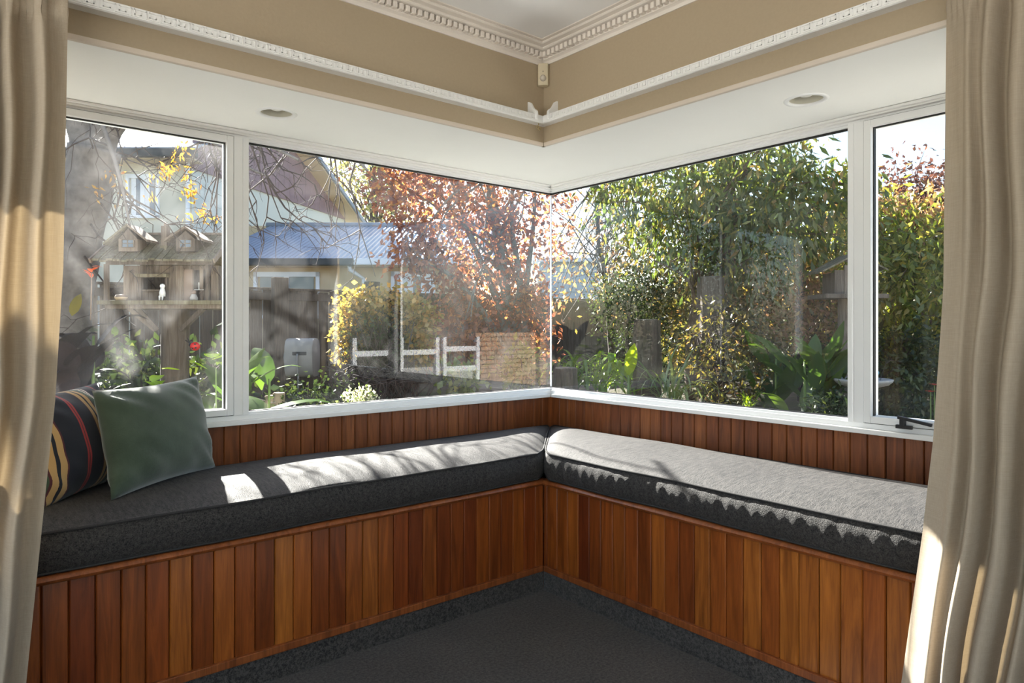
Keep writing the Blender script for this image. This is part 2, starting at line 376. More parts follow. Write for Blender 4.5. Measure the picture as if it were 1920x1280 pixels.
MUL = {0: (-1.805, -1.743), 1: (-1.774, -1.714)}
ANCH_F = {0: -1.801, 1: -1.774}; ANCH_B = {0: -1.251, 1: -1.326}
for s in (0, 1):
    sw = bool(s); L = LEN[s]; sd_ = SIDE[s]; FAR = RY0 if s else RX0
    # --- low wall under the window, lined with vertical boards
    wl = MB().box((-L - .1, .016, 0), (.12, .12, .80)).swap(sw).build('wall_' + sd_, M['white_paint'])
    struct(wl, f'timber lined low wall under the {"first" if s else "second"} corner window'.replace('first', 'latch-side').replace('second', 'cushion-side'), 'wall')
    place_boards(wl, sw, .014, .5, .792, -L, -.001, ANCH_B[s], .0658, M['rimu_back_boards'])
    # --- bulkhead over the seat with its edge trim, soffit, moulding at the window head
    bh = MB().box((FAR, BF, SOF + .017), (BF + .1 if not s else BF, BF + .1, CEIL)).swap(sw).build('wall_upper_' + sd_, M['beige_wall'])
    struct(bh, ('beige bulkhead wall above the striped cushion side of the bay', 'beige bulkhead wall above the window latch side of the bay')[s], 'wall')
    tr = MB().box((-L, BF - .004, SOF), (BF - .004, BF + .012, SOF + .017)).swap(sw).build('trim_edge_' + sd_, M['cream_trim'], bh, bevel=.003)
    # wall beyond the bay, hidden behind the curtain, and the bay's end wall
    en = MB().box((FAR, BF, 0), (-L, BF + .1, SOF + .017)).box((-L - .1, BF + .1, 0), (-L, .12, SOF + .3)).swap(sw).build('wall_bay_' + sd_, M['beige_wall'])
    struct(en, ('beige end wall of the bay behind the cushion-side curtain', 'beige end wall of the bay behind the latch-side curtain')[s], 'wall')
    hm = MB().box((-L, -.034, SOF - .010), (-.034, .006, SOF - .0005)).box((-L, -.018, SOF - .018), (-.018, .004, SOF - .0095)).swap(sw).build('trim_head_' + sd_, M['white_paint'], None, bevel=.003)
    struct(hm, ('white stepped moulding along the head of the cushion-side window', 'white stepped moulding along the head of the latch-side window')[s], 'moulding')
    lt = MB().box((-L - .1, .008, SOF - .009), (.12, .12, SOF + .3)).swap(sw).build('wall_lintel_' + sd_, M['white_paint'])
    struct(lt, ('white lintel wall above the cushion-side window', 'white lintel wall above the latch-side window')[s], 'wall')
    # --- cornice
    prof = [(0, 2.380), (.006, 2.380), (.010, 2.392), (.016, 2.396), (.022, 2.398), (.022, 2.402), (.026, 2.424), (.034, 2.428), (.05, 2.430), (.056, 2.434), (.056, 2.438), (.078, 2.440), (.084, 2.444), (.084, 2.447), (.100, 2.4475), (.104, 2.4505)]
    cb = MB(); n = len(prof)
    cb.add([(FAR, BF - o_, z) for o_, z in prof] + [(BF - o_, BF - o_, z) for o_, z in prof], [(i, i+1, n+i+1, n+i) for i in range(n-1)])
    co = cb.swap(sw).build('trim_cornice_' + sd_, M['plaster_trim'], None, fix=False)
    struct(co, ('moulded plaster cornice with dentils over the cushion-side bulkhead', 'moulded plaster cornice with dentils over the latch-side bulkhead')[s], 'cornice')
    dm = MB().box((-.0085, -.012, 0), (.0085, .012, .024)).swap(sw)
    me = dm.build('dentil', M['plaster_trim'], co, bevel=.003); me0 = me.data; D.objects.remove(me)
    k = 0
    while True:
        a = BF - .05 - k*.0275; k += 1
        if a < -2.75: break
        p = (a, BF - .032, 2.4015); p = (p[1], p[0], p[2]) if sw else p
        copyof(me0, 'dentil', p, co)
    # --- carpet-covered skirting
    sk = MB().box((-L, BF - .006, 0), (BF - (.006 if not s else .006), BF + .02, .088)).swap(sw).build('baseboard_' + sd_, M['carpet'], None, bevel=.003)
    struct(sk, ('charcoal carpet skirting below the cushion-side bench', 'charcoal carpet skirting below the latch-side bench')[s], 'skirting')
    # --- bench
    bl = ('built-in timber window bench carrying the two throw cushions', 'built-in timber window bench beneath the window with the latch')[s]
    loc = (-1.7, BF, 0) if not s else (BF, -1.7, 0)
    be = thing('window_bench', bl, 'bench', loc)
    MB().box((-L, BF + .02, 0), (BF + (.02 if s else .02), -.002, .50) if not s else (BF + .019, -.002, .50)).swap(sw).build('carcass', M['rimu_rail'], be)
    MB().box((-L, BF - .012, .088), (BF - .012, BF + .018, .114)).swap(sw).build('bottom_rail', M['rimu_rail'], be, bevel=.003)
    nz = MB(); pr = [(BF + .018, .479), (BF - .012, .479), (BF - .020, .483), (BF - .025, .4915), (BF - .020, .500), (BF - .012, .504), (BF + .018, .504)]
    n = len(pr)
    nz.add([(-L, y, z) for y, z in pr] + [(y if y < BF else BF, y, z) for y, z in pr], [tuple(range(n)), tuple(range(2*n-1, n-1, -1))] + [(i, (i+1) % n, n+(i+1) % n, n+i) for i in range(n)])
    nz.swap(sw).build('nosing', M['rimu_rail'], be, smooth='auto')
    place_boards(be, sw, BF + .014, .112, .480, -L, BF - .001, ANCH_F[s], .0658, M['rimu_boards'])

    # --- cushion, mitred at the corner
    NS, NR = 230, 16; yf = BF - .012; yb = -.012; gap = .007; xl = -L + .02; zt, zb = .622, .508
    def xe(r):
        y = yb + (yf - yb)*r
        return y - gap*1.4 - .035*max(0, (r - .86)/.14)**2 - .03*max(0, (.10 - r)/.10)**2
    rs = [.5 - .5*math.cos(math.pi*(i/NR)) for i in range(NR+1)]; ss = [.35*(.5 - .5*math.cos(math.pi*i/NS)) + .65*i/NS for i in range(NS+1)]
    cb = MB(); wob = [random.uniform(0, 6.28) for _ in range(6)]
    for i, u in enumerate(ss):
        for j, r in enumerate(rs):
            x = xl + (xe(r) - xl)*u; y = yb + (yf - yb)*r
            if 0 < j < NR: y += .0025*math.sin(9*x + wob[0])*math.sin(5*y)
            if j == NR: y += .004*math.sin(7*x + wob[1]) + .003*math.sin(13*x + wob[2])
            e = (1 - abs(2*r - 1)**3.2)*(1 - abs(2*u - 1)**26)
            z = zt + .034*e + .0022*math.sin(11*x + 3*y + wob[3])*e + .003*math.sin(4.1*x + wob[4])*min(1, 4*e)
            cb.v.append((x, y, z))
    idx = lambda i, j: i*(NR+1) + j
    for i in range(NS):
        for j in range(NR): cb.f.append((idx(i,j), idx(i+1,j), idx(i+1,j+1), idx(i,j+1)))
    loop = [idx(i, NR) for i in range(NS+1)] + [idx(NS, j) for j in range(NR-1, -1, -1)] + [idx(i, 0) for i in range(NS-1, -1, -1)] + [idx(0, j) for j in range(1, NR)]
    lp = [Vector(cb.v[i]) for i in loop]; nl = len(lp); outs = []
    for i in range(nl):
        d = lp[(i+1) % nl] - lp[i-1]; o_ = Vector((d.y, -d.x, 0)); o_.normalize(); outs.append(-o_)
    cen = Vector((-1.6, -.3, 0))
    if (outs[NS//2]).y > 0: outs = [-o_ for o_ in outs]
    prev = loop; NL = 7
    for k in range(1, NL+1):
        h = k/NL; ring = []
        for i in range(nl):
            xx = lp[i].x; wv = 1 + (.06*math.sin(71*xx + wob[5] + 2*math.sin(9*xx)) + .06*math.sin(127*xx + 2*wob[1]) + .10*math.sin(17*xx + wob[2]))*(1 if k < NL else 0)
            amt = (.020 if lp[i].y < BF*.6 and outs[i].y < -.5 else .004)
            p = lp[i] + outs[i]*amt*math.sin(math.pi*h)**.7*wv; ring.append(len(cb.v)); cb.v.append((p.x, p.y, lp[i].z + (zb - lp[i].z)*h))
        for i in range(nl): cb.f.append((prev[i], ring[i], ring[(i+1) % nl], prev[(i+1) % nl]))
        prev = ring
    cb.f.append(tuple(prev))
    pipe_t = [tuple(p + o_*.002 + Vector((0,0,.001))) for p, o_ in zip(lp, outs)]; pipe_b = [(p.x + o_.x*.003, p.y + o_.y*.003, zb + .003) for p, o_ in zip(lp, outs)]
    cl = ('charcoal tweed bench cushion under the two throw cushions', 'charcoal tweed bench cushion in front of the window latch')[s]
    ct = thing('bench_cushion', cl, 'cushion', (-1.6, BF/2, .505) if not s else (BF/2, -1.6, .505))
    cb.swap(sw).build('cushion_pad', M['tweed_a' if not s else 'tweed_b'], ct, smooth=True)
    for pp in (pipe_t, pipe_b):
        MB().tube(pp + [pp[0]], .0045, 6, False).swap(sw).build('piping', M['tweed_piping'], ct, smooth=True)

    # --- window: frame, fixed pane to the corner, opening sash
    a, m = MUL[s]; GY = .045; Z0, Z1 = .80, 2.008
    wi = thing('window_%d' % (s + 1), ('white framed window with dusty panes above the throw cushions', 'white framed window with black latch above the empty bench')[s], 'window', (-1.5, .03, .8) if not s else (.03, -1.5, .8))
    wi['kind'] = 'structure'
    fb = MB().box((-L, .0, Z0), (.06, .07, .826)).box((-L, .012, .824), (.055, .07, .836)).box((-L, .0, 1.992), (.06, .07, Z1)).box((-L, .014, 1.984), (.055, .07, 1.994)).box((-L, .003, .826), (-L + .05, .066, 1.992))
    fb.swap(sw).build('frame', M['white_frame'], wi, bevel=.002)
    MB().box((a, -.004, .826), (m, .07, 1.992)).box((a + .036, -.007, .828), (a + .040, 0, 1.992)).swap(sw).build('mullion', M['white_frame'], wi, bevel=.0015)
    MB().box((m + .001, GY - .003, .832), (GY + .003, GY + .003, 1.988)).swap(sw).build('pane', M['glass_pane' if not s else 'glass_clear'], wi)
    MB().box((m - .001, .030, .834), (m + .004, .05, 1.985)).box((m, .030, .834), (GY, .05, .8385)).box((m, .028, 1.980), (GY, .05, 1.985)).swap(sw).build('gasket', M['black_rubber_and_shade' if not s else 'black_rubber_and_shade'], wi)
    # sash
    sx1, sx0 = a - .003, -L + .055
    sb = MB().box((sx0, -.010, .829), (sx0 + .03, .06, 1.989)).box((sx1 - .026, -.010, .829), (sx1, .06, 1.989)).box((sx0 + .03, -.0095, .829), (sx1 - .026, .059, .855)).box((sx0 + .03, -.0095, 1.963), (sx1 - .026, .059, 1.989))
    so = sb.swap(sw).build('sash', M['white_frame'], wi, bevel=.002)
    MB().box((sx0 + .028, .02, .853), (sx1 - .024, .026, 1.965)).swap(sw).build('sash_pane', M['glass_dusty' if not s else 'glass_clear'], so)
    MB().box((sx1 - .029, .012, .855), (sx1 - .026, .03, 1.963)).box((sx0+.03, .012, 1.9605), (sx1-.026, .03, 1.963)).swap(sw).build('gasket', M['black_rubber_and_shade'], so)
    MB().box((sx1, .002, .829), (a, .05, 1.989)).box((sx0, .0, 1.989), (sx1, .05, 1.992)).box((sx0, .0, .826), (sx1, .05, .829)).swap(sw).build('shadow_gap', M['black_rubber_and_shade'], wi)  # solid black strips stand in for the shade in the gap round the sash
    # sill
    MB().box((-L, -.026, .787), (-.026, .02, .806)).swap(sw).build('sill', M['white_paint'], wi, bevel=.003)
    if s:
        la = MB().obox((-.020, -1.925, .829), (.006, 0, 0), (0, .028, 0), (0, 0, .007)).build('latch', M['dark_metal'], wi, bevel=.002)
        MB().box((-.030, -1.930, .832), (-.012, -1.912, .862)).build('latch_post', M['dark_metal'], la, bevel=.002)
        MB().beam((-.026, -1.905, .864), (-.028, -2.02, .846), .012, .012).build('latch_lever', M['dark_metal'], la, bevel=.003)

    # --- curtain track with its fret-patterned front, bracket and hooks
    kt = thing('curtain_track', ('white fret-patterned curtain track on the bulkhead over the cushion-side window', 'white fret-patterned curtain track on the bulkhead over the latch-side window')[s], 'curtain track', (-1.6, BF - .03, 2.10) if not s else (BF - .03, -1.6, 2.10))
    yf2 = BF - .05; e1 = yf2 if not s else yf2 - .0
    rail = MB().prism([(-L - .2, BF, 2.105), (-L - .2, yf2, 2.105), (-L - .2, yf2, 2.136), (-L - .2, BF, 2.136)], (0, 0, 0))
    q = [(BF, 2.106), (yf2 + .012, 2.106), (yf2 + .012, 2.103), (yf2 + .004, 2.103), (yf2, 2.106), (yf2, 2.136), (BF, 2.136)]
    rb = MB(); n = len(q)
    rb.add([(-L - .2, y, z) for y, z in q] + [(y - .0006, y, z) for y, z in q], [tuple(range(n)), tuple(range(2*n-1, n-1, -1))] + [(i, (i+1) % n, n+(i+1) % n, n+i) for i in range(n)])
    ro = rb.swap(sw).build('rail', M['white_paint'], kt)
    kb = MB(); U = .040; x = yf2 - .03
    segs = [((0,0),(0,1)), ((0,1),(.82,1)), ((.82,1),(.82,.3)), ((.82,.3),(.38,.3)), ((.38,.3),(.38,.68)), ((.0,.0),(.0,.0)), ((.18,0),(1,0))]
    while x > -2.62:
        for (u0, v0), (u1, v1) in segs:
            if (u0, v0) == (u1, v1): continue
            xa, xb = sorted((x - u0*U*.92, x - u1*U*.92)); za, zb_ = sorted((2.111 + v0*.020, 2.111 + v1*.020))
            kb.box((xa - .0014, yf2 - .0018, za - .0014), (xb + .0014, yf2 + .001, zb_ + .0014))
        x -= U
    kb.swap(sw).build('fret_relief', M['white_paint'], ro, fix=False, stuff=True)
    # end bracket: a plate square to the wall with an S-curved edge
    bp = [(BF, 2.118), (BF, 2.200), (BF - .006, 2.200), (BF - .020, 2.192), (BF - .030, 2.176), (BF - .040, 2.162), (BF - .052, 2.155), (BF - .059, 2.146), (BF - .061, 2.128), (BF - .058, 2.116), (BF - .052, 2.112)]
    MB().prism([(BF - .085, y, z) for y, z in bp], (-.012, 0, 0)).swap(sw).build('bracket', M['white_paint'], kt, bevel=.0025)
    if not s:
        hk = MB().tube([(BF - .066, BF - .040, 2.104), (BF - .066, BF - .040, 2.094)], .0022, 6).build('hook_ring', M['brass'], kt)
        for q_ in ((-.006, 0, -.010), (.006, .002, -.012), (0, -.005, -.016)):
            c0 = Vector((BF - .066, BF - .040, 2.094)) + Vector(q_)
            MB().tube([c0 + Vector((.007*math.cos(a_), 0, .007*math.sin(a_))) for a_ in np.linspace(0, 6.28, 13)], .0018, 6).build('ring', M['brass'], hk, smooth=True)
struct(MB().box((-.02, -.02, .5), (.02, .02, .79)).build('trim_corner', M['rimu_rail'], None, bevel=.004), 'small timber bead in the corner under the glass joint', 'bead')
# soffit over the bay: one L-shaped board
pts = [(-2.95, BF+.01), (BF+.01, BF+.01), (BF+.01, -2.95), (.1, -2.95), (.1, .1), (-2.95, .1)]
DLS = [(-1.75, -.335), (-.335, -1.715)]
bm = bmesh.new(); ee = []
for ring in [pts] + [[(cx + .062*math.cos(a_), cy + .062*math.sin(a_)) for a_ in np.linspace(0, 2*math.pi, 41)[:-1]] for cx, cy in DLS]:
    vv = [bm.verts.new((x, y, SOF)) for x, y in ring]; ee += [bm.edges.new((vv[i], vv[(i+1) % len(vv)])) for i in range(len(vv))]
bmesh.ops.triangle_fill(bm, edges=ee, use_beauty=True)
for f in bm.faces:
    if f.normal.z > 0: f.normal_flip()
me = D.meshes.new('ceiling_soffit'); bm.to_mesh(me); bm.free(); me.materials.append(M['soffit_paint'])
so_ = D.objects.new('ceiling_soffit', me); COL.objects.link(so_); struct(so_, 'smooth white soffit over the window bay', 'soffit')
MB().prism([(x, y, SOF + .14) for x, y in pts], (0, 0, .03)).build('deck', M['soffit_paint'], so_)
# clear silicone joint where the two panes meet
struct(MB().tube([(.046, .046, .834), (.046, .046, 1.986)], .0045, 8).build('trim_glass_joint', M['house_white'], smooth=True), 'thin pale joint where the corner panes meet', 'glass joint')

# ------------------------------------------------------------------ downlights and sensor
for p, lb in (((-1.75, -.335), 'round recessed downlight in the soffit above the cushion-side bench'), ((-.335, -1.715), 'round recessed downlight in the soffit above the latch-side bench')):
    dl = thing('downlight', lb, 'downlight', (*p, SOF), 'recessed downlights in the soffit')
    MB().lathe((*p, SOF), [(.058, .004), (.0585, -.001), (.062, -.004), (.074, -.0025), (.077, 0)], 40).build('rim', M['white_frame'], dl, smooth=True)
    MB().lathe((*p, SOF), [(.0585, .002), (.060, .03), (.057, .09), (.045, .11), (.0, .112)], 40).build('reflector', M['lamp_inside'], dl, smooth='auto')
    MB().lathe((*p, SOF), [(.0, .012), (.02, .015), (.032, .026), (.036, .045), (.028, .07), (.018, .11)], 24).build('bulb', M['figure_white'], dl, smooth=True)
sn = thing('motion_sensor', 'small cream motion sensor high in the corner under the cornice', 'sensor', (BF - .02, BF - .02, 2.285))
q = Vector((-1, -1, 0)).normalized(); pz = Vector((1, -1, 0)).normalized()
prof = [(-.026, .030), (-.022, .046), (0, .050), (.022, .046), (.026, .030), (.018, .010), (-.018, .010)]
b = MB().prism([Vector((BF, BF, 2.282)) + pz*x + q*y for x, y in prof], (0, 0, .098)); b.build('housing', M['sensor_plastic'], sn, bevel=.004)
lo = MB().ball(Vector((BF, BF, 2.312)) + q*.049, (.014, .014, .015), 16, 10).build('lens', M['lens_plastic'], sn, smooth=True)
MB().ball(Vector((BF, BF, 2.342)) + q*.0505, .0022, 8, 6).build('indicator', M['gutter_dark'], sn)

# ------------------------------------------------------------------ curtains
def curtain(s, edge, label, seed):
    r = random.Random(seed); sw = bool(s); NU, NV = 300, 90; ztop = 2.128; W = .86
    ph = [r.uniform(0, 6.28) for _ in range(8)]; per = .030 if not s else .031
    b = MB(); us = []; acc = 0; k = 0
    peaks = [0.0]
    while peaks[-1] < W: peaks.append(peaks[-1] + per*r.uniform(.75, 1.3))
    def fold(u):
        for i in range(len(peaks)-1):
            if u < peaks[i+1] or i == len(peaks)-2:
                t_ = (u - peaks[i])/(peaks[i+1]-peaks[i]); sv = math.sin(math.pi*(i + t_)); return math.copysign(abs(sv)**.8, sv), i
    for j in range(NV+1):
        z = .018 + (ztop - .018)*j/NV; pin = math.exp(-((z - 2.035)/.03)**2); up = max(0, (z - 2.05)/.08)
        xe_ = interp(z, edge); low = 1 - z/ztop
        for i in range(NU+1):
            u = W*i/NU; um = u + (.006*math.sin(9*z + ph[0] + 14*u) + .004*low*math.sin(3*z + ph[1] + 9*u))
            f, idx_ = fold(min(max(um, 0), W - 1e-4))
            flat = min(1, u/.05) if not s else min(1, max(.08, (u - .045)/.04))
            amp = (.030 + .014*low + .012*math.sin(idx_*2.3 + ph[2]))*(1 - .62*pin)*flat
            d = amp*f + (.040*max(0, 1 - u/.08) if s else 0) + .010*math.sin(2.2*z + ph[3] + 5*u)*low + .0035*math.sin(60*u + 6*z + ph[4]) * pin * 2.2
            hook = .010*math.sin(2*math.pi*u/per*2)*pin
            b.v.append((xe_ - u*(1 + .10*low) + .3*(.5 - flat*.5)*.0 + hook*.4, BF - .125 + d, z))
    n = NU + 1
    for j in range(NV):
        for i in range(NU): b.f.append((j*n+i, j*n+i+1, (j+1)*n+i+1, (j+1)*n+i))
    o = b.swap(sw).build('curtain', M['curtain_linen'], None, smooth=True, fix=False)
    return tag(o, label, 'curtain')
curtain(0, [(0, -2.598), (.25, -2.57), (.53, -2.546), (1.0, -2.505), (1.36, -2.487), (2.1, -2.476)], 'pleated beige curtain hanging beside the striped throw cushion', 5)
curtain(1, [(0, -2.150), (.22, -2.178), (.645, -2.232), (.9, -2.258), (1.3, -2.280), (2.05, -2.287), (2.12, -2.287)], 'pleated beige curtain hanging beside the window latch', 11)

# ------------------------------------------------------------------ throw cushions
def pillow(name, c4, thick, mat, pinch=.10, N=28, seed=1, label=None, cat='cushion'):
    BL, BR, TR, TL = [Vector(p) for p in c4]; r = random.Random(seed); ph = [r.uniform(0, 6.28) for _ in range(8)]
    nrm = (BR - BL).cross(TL - BL).normalized(); b = MB(); uvs = []
    def P(u, v, side):
        ex = 1 - abs(2*u-1)**2.0; ey = 1 - abs(2*v-1)**2.0
        uu = .5 + (u-.5)*(1 - pinch*ey*0 - pinch*(1-abs(2*v-1)**2)*abs(2*u-1)**1.5); vv = .5 + (v-.5)*(1 - pinch*(1-abs(2*u-1)**2)*abs(2*v-1)**1.5)
        p = BL*(1-uu)*(1-vv) + BR*uu*(1-vv) + TR*uu*vv + TL*(1-uu)*vv
        bul = thick*.5*(max(0, 1-abs(2*u-1)**2.4)*max(0, 1-abs(2*v-1)**2.4))**.62
        wr = .006*math.sin(19*u + 6*v + ph[0])*abs(2*v-1)**3 + .006*math.sin(21*v + 5*u + ph[1])*abs(2*u-1)**3 + .004*math.sin(26*(u+v) + ph[2])*abs(2*u-1)*abs(2*v-1)*3
        e = min(1, 12*min(u, 1-u, v, 1-v))
        return p + nrm*side*(bul + wr*e)
    n = N + 1
    for side in (1, -1):
        for j in range(n):
            for i in range(n): b.v.append(tuple(P(i/N, j/N, side))); uvs.append((i/N, j/N))
    for k, side in enumerate((1, -1)):
        o_ = k*n*n
        for j in range(N):
            for i in range(N):
                f = (o_+j*n+i, o_+j*n+i+1, o_+(j+1)*n+i+1, o_+(j+1)*n+i); b.f.append(f if side > 0 else f[::-1])
    me = D.meshes.new(name); me.from_pydata(b.v, [], b.f); uv = me.uv_layers.new(name='UVMap')
    for lo_ in me.loops: uv.data[lo_.index].uv = uvs[lo_.vertex_index]
    bm = bmesh.new(); bm.from_mesh(me); bmesh.ops.remove_doubles(bm, verts=bm.verts, dist=.0004); bm.to_mesh(me); bm.free()
    me.materials.append(mat); me.shade_smooth()
    return me
t = NT('stripe_fabric'); uvn = t.n('TexCoord'); sp = t.n('SeparateXYZ'); t.l(uvn.outputs['UV'], sp.inputs[0])
navy = (.011,.014,.022); gold = (.45,.29,.12); red = (.32,.035,.035); grn = (.045,.075,.045); mar = (.075,.02,.025); crm = (.55,.50,.42)
stops = [(0, grn), (.06, grn), (.065, mar), (.08, gold), (.125, navy), (.145, gold), (.19, mar), (.20, navy), (.37, red), (.385, mar), (.392, red), (.407, navy), (.53, mar), (.538, gold), (.57, navy), (.585, gold), (.615, mar), (.625, grn), (.67, crm), (.685, navy), (.70, crm), (.715, mar)]
stops += [(.725, navy), (.85, red), (.865, navy)]
c = t.ramp(sp.outputs[0], stops[:32], 'CONSTANT'); wv = t.noise(t.coord('UV', (60, 240, 1)), 8, 2)
c = t.mix(.35, c, t.mix(1.0, c, t.ramp(wv, [(.3, (.6,.6,.6)), (.7, (1.3,1.3,1.3))]), 'MULTIPLY'))
M['stripe_fabric'] = t.done(t.pbr(c, .8, t.bump(wv, .2, .002), spec=.25, sheen=.15))
me = pillow('throw_cushion', [(-2.33, -.475, .650), (-1.915, -.135, .645), (-1.955, .0 -.02, 1.000), (-2.355, -.285, .985)], .17, M['velvet_green'], .07, 30, 3)
o = D.objects.new('throw_cushion', me); COL.objects.link(o); tag(o, 'green velvet throw cushion leaning in front of the striped one', 'cushion')
me = pillow('throw_cushion', [(-2.525, -.470, .642), (-2.22, -.10, .645), (-2.305, -.030, .992), (-2.61, -.385, .985)], .19, M['stripe_fabric'], .07, 34, 9)
o = D.objects.new('throw_cushion', me); COL.objects.link(o); tag(o, 'navy throw cushion with red, gold and green stripes', 'cushion')

# ================================================================== outside
GZ = .36                                 # the planted garden lies above the paved strip around the bay
gm = MB(); G = 60
def gpatch(x0, x1, y0, y1, z, nx, ny):
    vs = [(x0 + (x1-x0)*i/nx, y0 + (y1-y0)*j/ny, z + (.015*math.sin(i*1.7)*math.sin(j*2.1) if 0 < i < nx and 0 < j < ny else 0)) for j in range(ny+1) for i in range(nx+1)]
    gm.add(vs, [(j*(nx+1)+i, j*(nx+1)+i+1, (j+1)*(nx+1)+i+1, (j+1)*(nx+1)+i) for j in range(ny) for i in range(nx)])
gpatch(-12, 60, .95, 70, GZ, 60, 60); gpatch(.95, 60, -4.2, .95, GZ, 40, 10)
gpatch(-12, .95, .95, .95001, GZ, 4, 1)
gm.add([(-12, .95, -.06), (.95, .95, -.06), (.95, -4.2, -.06), (.95, -4.2, GZ), (.95, .95, GZ), (-12, .95, GZ), (60, -4.2, -.06), (60, -4.2, GZ)], [(0, 1, 4, 5), (1, 2, 3, 4), (2, 6, 7, 3)])
gpatch(-60, 60, -60, .95, -.06, 20, 20); gpatch(-60, -12, .95, 70, -.06, 10, 20)
struct(gm.build('ground', M['mulch'], None, fix=False), 'dark mulched garden soil outside the windows', 'ground')
struct(MB().box((-11.9, .13, -.06), (.94, .94, .30)).box((.13, -4.2, -.06), (.94, .13, .30)).box((.95, -14, -.06), (9, -4.22, -.004)).build('path_bounce_paving', M['concrete']), 'unseen pale concrete path added to bounce sunlight up into the bay', 'path')  # unseen pale slabs added by the bay to throw sunlight up at the soffit
struct(MB().box((-16, -16, -.05), (RX0 - .13, .12, -.005)).box((RX0 - .13, -16, -.05), (.12, RY0 - .13, -.006)).build('path_bounce_terrace', M['concrete']), 'unseen pale concrete terrace added to bounce sunlight onto the ceiling', 'path')  # unseen pale slab added outside the openings to throw sunlight onto the ceiling

# ------------------------------------------------------------------ leaf clouds, trees, plants
def leaves_np(P, dirs, nrms, L, Wd, fold=.25):
    n = len(P); side = np.cross(dirs, nrms); side /= np.linalg.norm(side, axis=1, keepdims=True) + 1e-9
    nn = np.cross(side, dirs)
    L = np.asarray(L).reshape(-1, 1); Wd = np.asarray(Wd).reshape(-1, 1)
    v = np.empty((n, 4, 3)); v[:,0] = P; v[:,1] = P + dirs*L*.45 + side*Wd*.5 - nn*Wd*fold; v[:,2] = P + dirs*L - nn*L*.12; v[:,3] = P + dirs*L*.45 - side*Wd*.5 - nn*Wd*fold
    return v.reshape(-1, 3)
def leaf_mesh(name, V, mat, parent):
    n = len(V)//4; me = D.meshes.new(name)
    me.vertices.add(len(V)); me.vertices.foreach_set('co', V.astype(np.float32).ravel())
    me.loops.add(6*n); me.polygons.add(2*n); base = (np.arange(n)*4)[:, None]
    me.loops.foreach_set('vertex_index', (base + np.array([0,1,2,0,2,3])).ravel().astype(np.int32))
    me.polygons.foreach_set('loop_start', (np.arange(2*n)*3).astype(np.int32))
    me.update(calc_edges=True); me.validate(); me.materials.append(mat)
    o = D.objects.new(name, me); COL.objects.link(o); o['kind'] = 'stuff'; attach(o, parent); return o
def unit(a): return a/(np.linalg.norm(a, axis=1, keepdims=True) + 1e-9)
def cloud(blobs, n, L, Wd, droop=.5, per=14, spread=.14, rg=None, fill=.35):
    # clustered leaves in ellipsoids: blobs = [(centre, radii, weight)]
    rg = rg or rng; ws = np.array([b[2] for b in blobs], float); ws /= ws.sum(); P = []; O = []
    for (c, r, _), wgt in zip(blobs, ws):
        m = max(1, int(n*wgt/per)); d = unit(rg.normal(size=(m, 3))); rad = np.where(rg.random(m) < fill, rg.random(m)**.5, rg.uniform(.8, 1.04, m))
        cc = np.array(c) + d*rad[:, None]*np.array(r)
        q = np.repeat(cc, per, 0) + rg.normal(size=(m*per, 3))*spread
        P.append(q); O.append(np.repeat(d, per, 0))
    P = np.concatenate(P); O = np.concatenate(O); k = len(P)
    dirs = unit(rg.normal(size=(k, 3))*.75 + O*.5 + np.array([0, 0, -droop])); nr = unit(rg.normal(size=(k, 3)) + np.array([0, 0, .8]))
    s = rg.uniform(.65, 1.25, k)
    return leaves_np(P, dirs, nr, L*s, Wd*s), P
def tree(name, label, cat, base, trunk, blobs, n, L, Wd, leaf, bark='bark_brown', r0=.08, droop=.5, nbr=26, per=14, spread=.14, group=None, leafname='foliage', fill=.35):
    base = Vector(base); t_ = thing(name, label, cat, base, group)
    pts = catmull([base] + [Vector(p) for p in trunk], 5); m = len(pts)
    MB().tube(pts, [r0*(1 - .6*i/m) for i in range(m)], 9).build('trunk', M[bark], t_, smooth=True)
    V, P = cloud(blobs, n, L, Wd, droop, per, spread, None, fill); br = MB()
    for k in range(nbr):
        q = Vector(P[rng.integers(len(P))]); st = pts[rng.integers(m//3, m)]
        mid = (st + q)/2 + Vector(rng.normal(size=3))*.10 + Vector((0, 0, .08)); rr = r0*rng.uniform(.14, .34)
        br.tube(catmull([st, mid, q], 4), [rr, rr*.9, rr*.8, rr*.7, rr*.6, rr*.5, rr*.4, rr*.3, rr*.2], 5, False)
    br.build('branches', M[bark], t_, smooth=True, fix=False, stuff=True)
    leaf_mesh(leafname, V, M[leaf], t_)
    return t_
def ell(px, py, d, rx, ry, rz, wt=1): return (at(px, py, d), (rx, ry, rz), wt)
def ground_at(px, d): p = at(px, HOR, d); return Vector((p.x, p.y, GZ - .03))

def blade_mesh(name, L, W, mat, droop=.35, fold=.18, peak=.4, n=6, wave=0):
    # one leaf: grows from the origin along +y and up, bends over, folded along the midrib
    b = MB(); ang = math.radians(78); y = z = 0
    for i in range(n+1):
        t_ = i/n; w_ = W*.5*(math.sin(math.pi*min(1, t_**(math.log(.5)/math.log(peak)))))**.8 if 0 < t_ < 1 else W*.03
        w_ = max(w_, W*.02)
        for sx in (-1, 0, 1): b.v.append((sx*w_, y - (0 if sx == 0 else -fold*w_*math.sin(ang)), z + (0 if sx == 0 else fold*w_*math.cos(ang)) + (wave*W*math.sin(t_*14 + sx) if sx else 0)))
        y += L/n*math.cos(ang); z += L/n*math.sin(ang); ang -= droop*2.2/n*(.5 + t_*1.6)
    for i in range(n):
        o = i*3; b.f += [(o, o+1, o+4, o+3), (o+1, o+2, o+5, o+4)]
    me = D.meshes.new(name); me.from_pydata(b.v, [], b.f); me.materials.append(mat); me.shade_smooth(); return me
